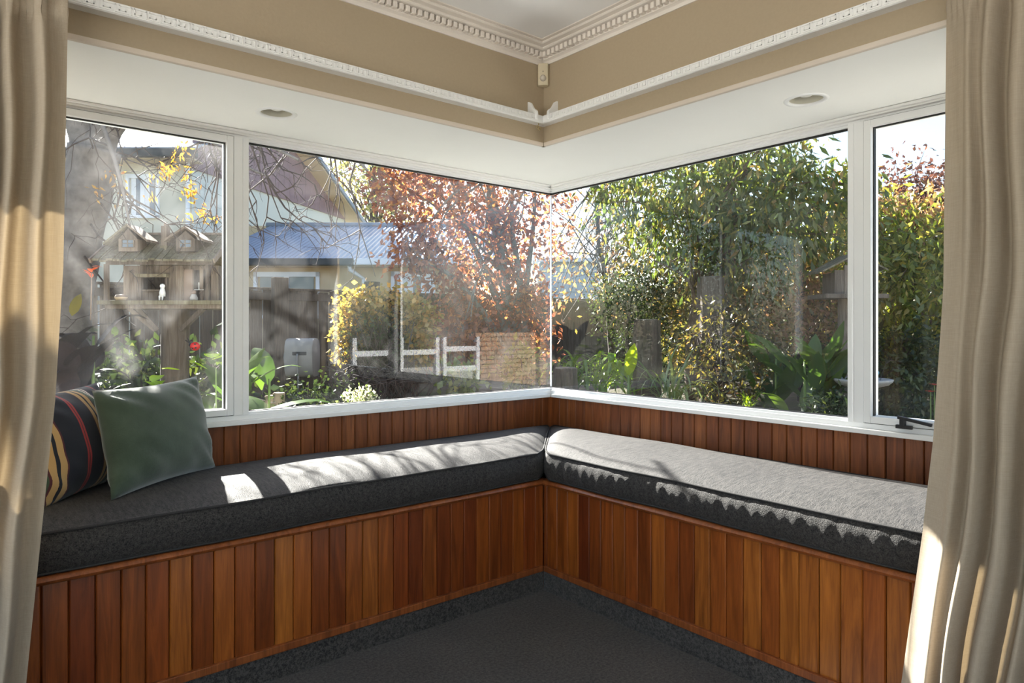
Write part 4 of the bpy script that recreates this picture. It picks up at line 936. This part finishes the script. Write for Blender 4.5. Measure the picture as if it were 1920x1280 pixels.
tree('background_tree', 'sparse pale green tree rising behind the gable of the tall house', 'tree', fr(L_at(700, 28), 28, -.05), [fr(L_at(705, 28), 28, 3), fr(L_at(700, 28), 28, 8)],
     [ell(690, 360, 28, 2.0, 1.5, 1.6, 2), ell(640, 300, 29, 2.0, 1.5, 2.0, 2), ell(745, 330, 28, 1.6, 1.3, 2, 2), ell(720, 400, 27.5, 1.2, 1, 1, 1)], 2600, .22, .11, 'leaf_pale', 'twig', .2, .4, 60, 8, .45)
# vine-smothered arch
vb = tree('vine_mound', 'golden-topped vine mound with tangled brown stems by the fence', 'shrub', ground_at(715, 7.2), [at(715, 720, 7.2), at(715, 640, 7.2), at(715, 590, 7.2)],
     [ell(715, 562, 7.2, .42, .36, .10, 3), ell(665, 590, 7.2, .16, .28, .16, 1.6), ell(775, 590, 7.2, .16, .28, .20, 1.6), ell(648, 640, 7.15, .10, .2, .2, .8), ell(790, 640, 7.1, .12, .2, .22, 1)],
     3000, .060, .045, 'leaf_autumn', 'twig', .05, .5, 30, 10, .05)
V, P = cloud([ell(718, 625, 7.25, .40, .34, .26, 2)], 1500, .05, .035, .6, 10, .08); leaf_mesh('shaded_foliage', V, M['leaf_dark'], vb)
st = MB()
for k in range(150):
    a_ = rnd(0, 6.28); r_ = rnd(.15, .5); b0 = ground_at(715, 7.2) + Vector((math.cos(a_)*r_*.9, math.sin(a_)*r_*.8, 0)); tpv = at(715 + rnd(-75, 75), rnd(590, 680), 7.2 + rnd(-.3, .3))
    st.tube(catmull([b0, b0 + Vector((rnd(-.25,.25), rnd(-.25,.25), .3)), (b0+tpv)/2 + Vector((rnd(-.3,.3), rnd(-.25,.25), rnd(-.1,.15))), tpv], 4), .006, 4, False)
st.build('stems', M['twig'], vb, smooth=True, fix=False, stuff=True)
def mound(name, label, cat, px, py, d, r, n, L, Wd, leaf, droop=.2, spread=.06, h=None):
    b = ground_at(px, d); t_ = thing(name, label, cat, b); c = at(px, py, d); st = MB()
    V, P = cloud([(c, r, 1)], n, L, Wd, droop, 10, spread, None, .6); leaf_mesh('foliage', V, M[leaf], t_)
    for k in range(14): q = Vector(P[rng.integers(len(P))]); st.tube(catmull([b + Vector((rnd(-.1,.1), rnd(-.1,.1), 0)), (b+q)/2 + Vector((rnd(-.06,.06), rnd(-.06,.06), .02)), q], 3), .006, 4, False)
    st.build('stems', M['twig'], t_, smooth=True, fix=False, stuff=True); return t_
mound('flowering_groundcover', 'low mound of small white flowers below the vine mound', 'plant', 675, 748, 6.2, (.16, .14, .09), 700, .03, .022, 'leaf_whiteflower', 0, .03)
mound('groundcover', 'low green plant with bright leaves below the copper maple', 'plant', 862, 712, 6.6, (.22, .2, .14), 260, .09, .06, 'leaf_yellowgreen', .1, .06)
mound('groundcover', 'bright leafy shrub at the foot of the maple near the glass joint', 'plant', 975, 690, 7.4, (.2, .2, .2), 320, .10, .05, 'leaf_yellowgreen', .3, .06)
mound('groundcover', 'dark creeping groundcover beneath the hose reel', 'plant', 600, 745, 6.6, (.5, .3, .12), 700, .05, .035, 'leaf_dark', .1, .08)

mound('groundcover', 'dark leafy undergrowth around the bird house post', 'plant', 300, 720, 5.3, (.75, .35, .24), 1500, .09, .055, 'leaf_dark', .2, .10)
# cannas and broad leaves near the bird cottage
canna_b = [blade_mesh('leaf', .46, .20, M['blade_bronze'], dr, .25, .38) for dr in (.25, .5, .8)]
canna_g = [blade_mesh('leaf', .44, .17, M['blade_green'], dr, .22, .40) for dr in (.2, .45, .75)]
def canna(name, label, px, d, n, hmax, meshes, spread=.28, sc=(.7, 1.1), tilt=(.15, .9), stems=4, cat='plant'):
    b = ground_at(px, d); sp = []; sts = []
    for k in range(stems): sts.append((rnd(-spread, spread)*.8, rnd(-spread, spread)*.6, hmax*rnd(.7, 1.0), .013))
    for k in range(n):
        x, y, h, _ = sts[k % stems]; sp.append((h*rnd(.15, .95), rnd(0, 6.28), rnd(*tilt), rnd(*sc), x, y))
    return clump(name, label, cat, b, sp, meshes, None, sts)
cb_ = canna('bronze_canna', 'dark bronze-leaved canna with an orange flower beside the curtain', 160, 4.5, 36, .95, canna_b, .34)
q = at(172, 512, 4.4)
for k in range(7):
    a_ = k*.9; o = D.objects.new('petal', blade_mesh('petal', .065, .03, M['petal_orange'], .5, .3, .5, 4)); COL.objects.link(o); attach(o, cb_); o.location = q - wpos(cb_) + Vector((0,0,-.03 + .012*k)); o.rotation_euler = (-.5 - .08*k, 0, a_)
MB().tube([at(170, 600, 4.45), q], [.005, .003], 6).build('flower_stalk', M['figure_brown'], cb_, smooth=True)
am = blade_mesh('leaf', .17, .075, M['blade_amber'], .3, .25, .4)
o = D.objects.new('leaf', am); COL.objects.link(o); attach(o, cb_); o.location = at(135, 592, 4.3) - wpos(cb_); o.rotation_euler = (-.1, 0, -.7)
canna('broadleaf_plant', 'large green-leaved plant at the foot of the bird house post', 375, 4.2, 20, .40, canna_g, .26, (.5, .8), (.3, 1.1))
canna('broadleaf_plant', 'leafy green plant between the bronze canna and the post', 265, 4.4, 18, .36, canna_g, .26, (.5, .85), (.3, 1.1))
canna('broadleaf_plant', 'tall paddle-leaved plant showing just past the first mullion', 475, 4.7, 17, .68, canna_g, .2, (.7, 1.15), (.3, 1.2))
lime = [blade_mesh('leaf', .16, .10, M['blade_lime'], dr, .2, .45) for dr in (.3, .7)]
for px, py, d, k_ in ((405, 690, 4.0, 4), (310, 718, 4.0, 4)):
    b = ground_at(px, d); h = at(px, py, d).z - b.z
    clump('lime_seedling', ('sunlit lime-green sprig beside the bird house post', 'sunlit lime-green sprig just above the velvet cushion')[px < 350], 'plant', b, [(h + rnd(-.05, .08), rnd(0, 6.28), rnd(.5, 1.2), rnd(.7, 1), rnd(-.08, .08), rnd(-.05, .05)) for _ in range(k_)], lime, None, [(0, 0, h, .006)])

# ------------------------------------------------------------------ garden through the second window
tree('wispy_tree', 'thin bare-branched tree with a few leaves beside the glass joint', 'tree', ground_at(1150, 9.6), [at(1145, 640, 9.6), at(1135, 520, 9.6), at(1120, 420, 9.6), at(1150, 310, 9.6)],
     [ell(1090, 440, 9.6, .6, .5, .8, 2), ell(1160, 400, 9.6, .5, .5, .7, 2), ell(1180, 520, 9.5, .5, .5, .5, 2), ell(1075, 540, 9.4, .4, .4, .3, .7)], 1000, .09, .04, 'leaf_pink', 'twig', .05, .5, 90, 6, .14)
ov_t = tree('drooping_tree', 'large drooping-leaved green tree filling the top of the second window', 'tree', ground_at(1300, 7.9), [at(1300, 640, 7.9), at(1320, 520, 7.9), at(1360, 420, 7.9), at(1400, 300, 7.8)],
     [ell(1250, 350, 7.7, .85, .7, .55, 3), ell(1390, 330, 7.4, .85, .7, .5, 3.4), ell(1500, 390, 7.2, .70, .6, .42, 3), ell(1420, 450, 7.4, .8, .6, .45, 3), ell(1160, 330, 7.9, .5, .5, .4, 1.2), ell(1300, 430, 7.8, .6, .5, .5, 2.4), ell(1545, 350, 7.2, .28, .4, .2, .8), ell(1360, 230, 7.6, .9, .7, .5, 2)],
     8600, .135, .038, 'leaf_green', 'bark_brown', .10, 1.1, 60, 10, .14)
tree('understorey_tree', 'yellow-green bushy tree beneath the drooping branches', 'tree', ground_at(1360, 8.6), [at(1355, 700, 8.6), at(1350, 600, 8.6), at(1360, 480, 8.6)],
     [ell(1250, 480, 8.9, .7, .6, .6, 2), ell(1370, 520, 8.4, .8, .6, .6, 3), ell(1460, 530, 8.3, .6, .6, .6, 2), ell(1300, 600, 8.5, .6, .5, .5, 2), ell(1400, 620, 8.2, .5, .5, .5, 2)],
     7200, .095, .045, 'leaf_olive', 'bark_brown', .07, .6, 40, 12, .13)
tree('small_leaf_shrub', 'dark small-leaved shrub with glossy leaves behind the strappy plants', 'shrub', ground_at(1180, 8.4), [at(1180, 680, 8.4), at(1175, 620, 8.4), at(1185, 560, 8.4)],
     [ell(1185, 590, 8.4, .38, .4, .38, 2), ell(1150, 560, 8.4, .25, .3, .2, 1), ell(1215, 540, 8.5, .3, .3, .3, 1)], 4200, .045, .026, 'leaf_dark', 'twig', .03, .3, 20, 10, .08)
tree('nandina_bush', 'pink and yellow leaved bush left of the small bird house', 'shrub', ground_at(1500, 7.6), [at(1500, 720, 7.6), at(1495, 640, 7.6), at(1500, 560, 7.6)],
     [ell(1500, 590, 7.7, .50, .45, .42, 2.4), ell(1545, 620, 7.6, .35, .35, .4, 1.5), ell(1470, 510, 7.9, .4, .4, .35, 1.4), ell(1540, 540, 7.9, .3, .3, .3, 1)], 3600, .075, .035, 'leaf_pink', 'twig', .035, .4, 26, 12, .09)
tree('laurel_hedge', 'tall yellow-green hedge filling the opening window', 'hedge', ground_at(1700, 7.6), [at(1700, 700, 7.6), at(1695, 560, 7.6), at(1700, 450, 7.6)],
     [ell(1650, 470, 7.6, .7, .6, .42, 2.4), ell(1740, 465, 7.4, .7, .6, .40, 2.4), ell(1700, 530, 7.4, .9, .6, .5, 3), ell(1640, 600, 7.5, .6, .6, .5, 2), ell(1760, 600, 7.2, .6, .6, .6, 2), ell(1600, 400, 7.8, .4, .4, .3, 1), ell(1830, 480, 7.2, .6, .6, .8, 2)],
     9500, .105, .040, 'leaf_yellowgreen', 'bark_brown', .07, .9, 46, 12, .12)
tree('bronze_hedge', 'pink-tinged faded leaves along the upper face of the far hedge', 'hedge', ground_at(1690, 8.1), [at(1690, 620, 8.1), at(1690, 420, 8.1)],
     [ell(1640, 425, 7.9, .6, .4, .25, 2), ell(1740, 415, 7.8, .6, .4, .28, 2), ell(1585, 395, 8.0, .36, .4, .3, 1)], 2600, .11, .036, 'leaf_pink', 'bark_brown', .05, 1.2, 20, 12, .12)
tree('purple_hedge', 'purple-leaved tree topping the far hedge against the sky', 'tree', ground_at(1730, 9.4), [at(1730, 600, 9.4), at(1730, 400, 9.4)],
     [ell(1705, 375, 9.4, .5, .5, .35, 2), ell(1780, 365, 9.2, .6, .5, .38, 2), ell(1650, 395, 9.5, .4, .4, .3, 1), ell(1840, 365, 9.0, .5, .5, .4, 1), ell(1706, 318, 9.4, .10, .12, .22, .12), ell(1650, 330, 9.4, .06, .12, .1, .05)], 4200, .075, .042, 'leaf_purple', 'twig', .06, .3, 50, 8, .12)
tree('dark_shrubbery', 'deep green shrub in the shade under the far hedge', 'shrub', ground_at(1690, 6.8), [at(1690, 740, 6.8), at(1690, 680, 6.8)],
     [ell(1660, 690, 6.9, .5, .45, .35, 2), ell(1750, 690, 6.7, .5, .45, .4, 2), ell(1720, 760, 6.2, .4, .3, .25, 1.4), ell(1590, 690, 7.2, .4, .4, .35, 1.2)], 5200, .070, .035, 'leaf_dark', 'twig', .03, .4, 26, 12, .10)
tree('wild_shrub', 'straggly shrub in front of the grey trunks', 'shrub', ground_at(1350, 6.9), [at(1350, 740, 6.9), at(1345, 680, 6.9), at(1350, 620, 6.9)],
     [ell(1330, 640, 6.9, .22, .3, .38, 1.6), ell(1390, 650, 6.9, .3, .3, .4, 1.8), ell(1370, 730, 6.6, .35, .3, .2, 1.2)], 1500, .06, .026, 'leaf_olive', 'twig', .02, .3, 60, 8, .08)
for px, d, lb, H in ((1260, 10.2, 'dark evergreen shrub against the fence behind the strappy plants', 560), (1420, 10.4, 'tall dark evergreen tree behind the yellow-green bushes', 470), (1560, 10.3, 'dark evergreen tree deep behind the small bird house', 480), (1680, 10.6, 'dark evergreen tree at the back of the far hedge', 520), (1830, 10.0, 'dark evergreen tree hidden mostly by the latch-side curtain', 480)):
    tree('evergreen', lb, 'tree', ground_at(px, d), [at(px, 600, d), at(px, H, d)], [ell(px, H + 50, d, .9, .6, .5, 1), ell(px + 30, 640, d, 1.0, .6, .7, 1.4)], 3600, .10, .05, 'leaf_dark', 'bark_brown', .06, .4, 16, 12, .16)

# weathered trunks
def stump(name, label, px, y0, d, r, bark, mat2=None):
    b = ground_at(px, d); t_ = thing(name, label, 'trunk', b); top = at(px, y0, d); n = 18; tb = MB(); seg = 18
    for i in range(9):
        f = i/8; c = b.lerp(top, f)
        for k in range(seg):
            a_ = 2*math.pi*k/seg; rr = r*(1 - .12*f)*(1 + (.10 if k % 2 else -.04) + .04*math.sin(i*1.3 + k)); tb.v.append((c.x + rr*math.cos(a_), c.y + rr*math.sin(a_), c.z))
    for i in range(8):
        for k in range(seg): tb.f.append((i*seg+k, i*seg+(k+1) % seg, (i+1)*seg+(k+1) % seg, (i+1)*seg+k))
    tb.f.append(tuple(8*seg + k for k in range(seg)))
    tb.build('bark', M[bark], t_); MB().tube([top, top + Vector((0,0,.01))], [r*.8, r*.75], 14).build('cut_top', M['weathered_wood'], t_)
stump('dark_trunk', 'dark grooved trunk standing between strappy plants and grass tuft', 1213, 600, 7.0, .145, 'fence_wood')
stump('grey_trunk', 'pale weathered trunk behind the straggly shrub', 1332, 520, 7.3, .15, 'weathered_wood')
stump('low_stump', 'short dark stump below the strappy plants near the joint', 1060, 690, 6.9, .13, 'fence_wood')

strap = [blade_mesh('leaf', L_, .045, M['blade_strap'], dr, .2, .45, 7) for L_, dr in ((.62, .9), (.55, 1.2), (.66, .7), (.5, 1.4))]
for px, d, n, lb in ((1075, 7.6, 34, 'strappy green plant nearest the glass joint'), (1125, 7.5, 40, 'strappy green plant in the middle of the border'), (1165, 7.3, 30, 'strappy green plant beside the dark grooved trunk')):
    clump('strappy_plant', lb, 'plant', ground_at(px, d), [(rnd(.1, .40), rnd(0, 6.28), rnd(.15, .85), rnd(.7, 1.1), rnd(-.16, .16), rnd(-.14, .14)) for _ in range(n)], strap, 'strappy plants in the border')
limeb = [blade_mesh('leaf', .44, .13, M['blade_lime'], .2, .25, .42)]
clump('lime_canna', 'upright lime-green paddle-leaved plant beside the dark trunk', 'plant', ground_at(1178, 6.9), [(.36, 2.5, .30, 1.0, 0, 0), (.33, -.9, .55, .85, 0, 0), (.25, .6, .9, .7, 0, 0), (.2, -2.4, 1.0, .7, 0, 0), (.3, 1.0, .5, .7, 0, 0)], limeb, None, [(0, 0, .4, .016)])
gr_ = [blade_mesh('leaf', L_, .020, M['blade_grass'], dr, .3, .35, 7) for L_, dr in ((.75, 1.0), (.85, .6), (.62, 1.5), (.7, 1.25))]
clump('grass_tuft', 'tall arching grass tuft with pale blades beside the dark trunk', 'plant', ground_at(1258, 6.3), [(rnd(.02, .25), rnd(0, 6.28), rnd(.05, .75), rnd(.75, 1.15), rnd(-.07, .07), rnd(-.07, .07)) for _ in range(52)], gr_)
canna_d = [blade_mesh('leaf', .46, .17, M['blade_green'], dr, .2, .42) for dr in (.12, .28, .5)]
clump('canna_lily', 'broad dark green canna leaves in front of the small bird house', 'plant', ground_at(1520, 6.2), [(rnd(.05, .55), rnd(0, 6.28), rnd(.05, .6), rnd(.75, 1.15), rnd(-.22, .22), rnd(-.15, .15)) for _ in range(24)], canna_d, None, [(-.1, 0, .6, .015), (.12, .05, .55, .015)])
clump('canna_lily', 'broad dark green canna leaves behind the straggly shrub', 'plant', ground_at(1455, 6.6), [(rnd(.05, .5), rnd(0, 6.28), rnd(.05, .6), rnd(.75, 1.1), rnd(-.15, .15), rnd(-.12, .12)) for _ in range(13)], canna_d, None, [(0, 0, .55, .015)])
gl_ = [blade_mesh('leaf', .22, .016, M['blade_lime'], .5, .3, .4, 5)]
clump('grass_tuft', 'small bright grass tuft at the sill below the straggly shrub', 'plant', ground_at(1405, 6.4), [(.10, rnd(0, 6.28), rnd(.1, .6), rnd(.7, 1.1), rnd(-.09, .09), rnd(-.07, .07)) for _ in range(18)], gl_)
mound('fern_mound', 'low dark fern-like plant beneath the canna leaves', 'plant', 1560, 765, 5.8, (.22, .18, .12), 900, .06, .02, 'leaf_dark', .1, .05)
# bird bath
q = ground_at(1618, 6.0); zb2 = at(1618, 712, 6.0).z; bb = thing('bird_bath', 'pale stone bird bath half hidden by the far mullion', 'bird bath', q)
MB().lathe((q.x, q.y, 0), [(.0, zb2 - .075), (.10, zb2 - .07), (.20, zb2 - .04), (.235, zb2 - .01), (.24, zb2 + .008), (.225, zb2 + .012), (.20, zb2 - .012), (.0, zb2 - .03)], 28).build('basin', M['stone'], bb, smooth=True)
MB().lathe((q.x, q.y, 0), [(.15, -.05), (.15, .03), (.10, .07), (.075, .2), (.07, zb2 - .2), (.09, zb2 - .09), (.11, zb2 - .066)], 20).build('pedestal', M['stone'], bb, smooth=True)
p = Vector((q.x, q.y, zb2 - .012)) + RT*.09; o = thing('ceramic_bird', 'small blue glazed ornament on the bird bath rim', 'ornament', p)
MB().ball(p + Vector((0,0,.04)), (.05, .04, .035), 14, 9).build('body', M['glaze_blue'], o, smooth=True); MB().ball(p + RT*.03 + Vector((0,0,.075)), .022, 10, 8).build('head', M['glaze_blue'], o, smooth=True)
MB().beam(p - RT*.045 + Vector((0,0,.05)), p - RT*.10 + Vector((0,0,.06)), .03, .012).build('tail', M['glaze_blue'], o)
for k, (px, py) in enumerate(((1752, 722), (1745, 735))):
    q = at(px, py, 5.8); o = thing('red_flower', ('red flower on a stalk beside the latch-side curtain', 'lower red flower beside the latch-side curtain')[k], 'flower', (q.x, q.y, -.05))
    MB().tube([(q.x, q.y, -.05), q], [.008, .004], 6).build('stem', M['stem_green'], o)
    for j in range(6):
        b = D.objects.new('petal', blade_mesh('petal', .05, .03, M['petal_red'], .4, .2, .5, 4)); COL.objects.link(b); b.parent = o; b.location = q - Vector(o.location); b.rotation_euler = (-.9, 0, j*1.05)

# ------------------------------------------------------------------ what the panes mirror: sunlit brick wall and white railing outside the second window
MY = -6.3
bw = thing('brick_garden_wall', 'sunlit pale brick garden wall mirrored in the pane beside the joint', 'wall', (5.2, MY, -.05))
MB().box((4.31, MY - .22, -.05), (7.2, MY - .012, 1.08)).build('mortar_core', M['mortar'], bw)
bmesh_ = MB().box((0, 0, 0), (.222, .03, .068)).build('brick', M['brick_face'], bw, bevel=.004); bd = bmesh_.data; D.objects.remove(bmesh_)
for r_ in range(14):
    x = 4.31 - (.115 if r_ % 2 else 0)
    while x < 7.1:
        copyof(bd, 'brick', (max(x, 4.2), MY - .022, .0 + r_*.078), bw); x += .232
wr = thing('white_railing', 'white painted garden railing mirrored in the fixed pane', 'railing', (3.0, MY, -.05))
for x in (1.95, 2.75, 3.42, 3.56, 4.24): MB().box((x - .035, MY - .04, -.05), (x + .035, MY + .03, 1.02)).build('post', M['house_white'], wr, bevel=.004)
for x0, x1, z in ((1.95, 3.42, .74), (3.56, 4.24, .78), (3.56, 4.24, .45)): MB().box((x0, MY - .02, z), (x1, MY + .015, z + .085)).build('rail', M['house_white'], wr, bevel=.003)
ps = thing('white_post', 'slim white garden post mirrored beside the glass joint', 'post', (5.65, MY + .3, -.05))
MB().box((5.60, MY + .25, -.05), (5.70, MY + .35, 2.25)).build('shaft', M['house_white'], ps, bevel=.005); MB().box((5.58, MY + .23, 2.25), (5.72, MY + .37, 2.28)).build('cap', M['house_white'], ps, bevel=.004)

# ------------------------------------------------------------------ conifers added out of view to block bright sky in the second window's reflection
for k, (x, y) in enumerate(((-9.2, 6.6), (-11.2, 6.9), (-13.4, 7.0))):
    tree('conifer', ('added dark conifer out of view beyond the curtain, nearest of three', 'added dark conifer out of view beyond the curtain, middle one of three', 'added dark conifer out of view beyond the curtain, outermost of three')[k], 'tree', (x, y, GZ - .03), [(x, y, 1.5), (x + .05, y, 3.6)], [((x, y, 1.2), (1.3, 1.1, 1.0), 2), ((x, y, 2.4), (1.15, 1.0, 1.2), 2), ((x, y, 3.6), (.8, .8, .9), 1)], 3200, .14, .06, 'leaf_dark', 'bark_brown', .1, .3, 14, 10, .16, 'added conifers beyond the curtain')
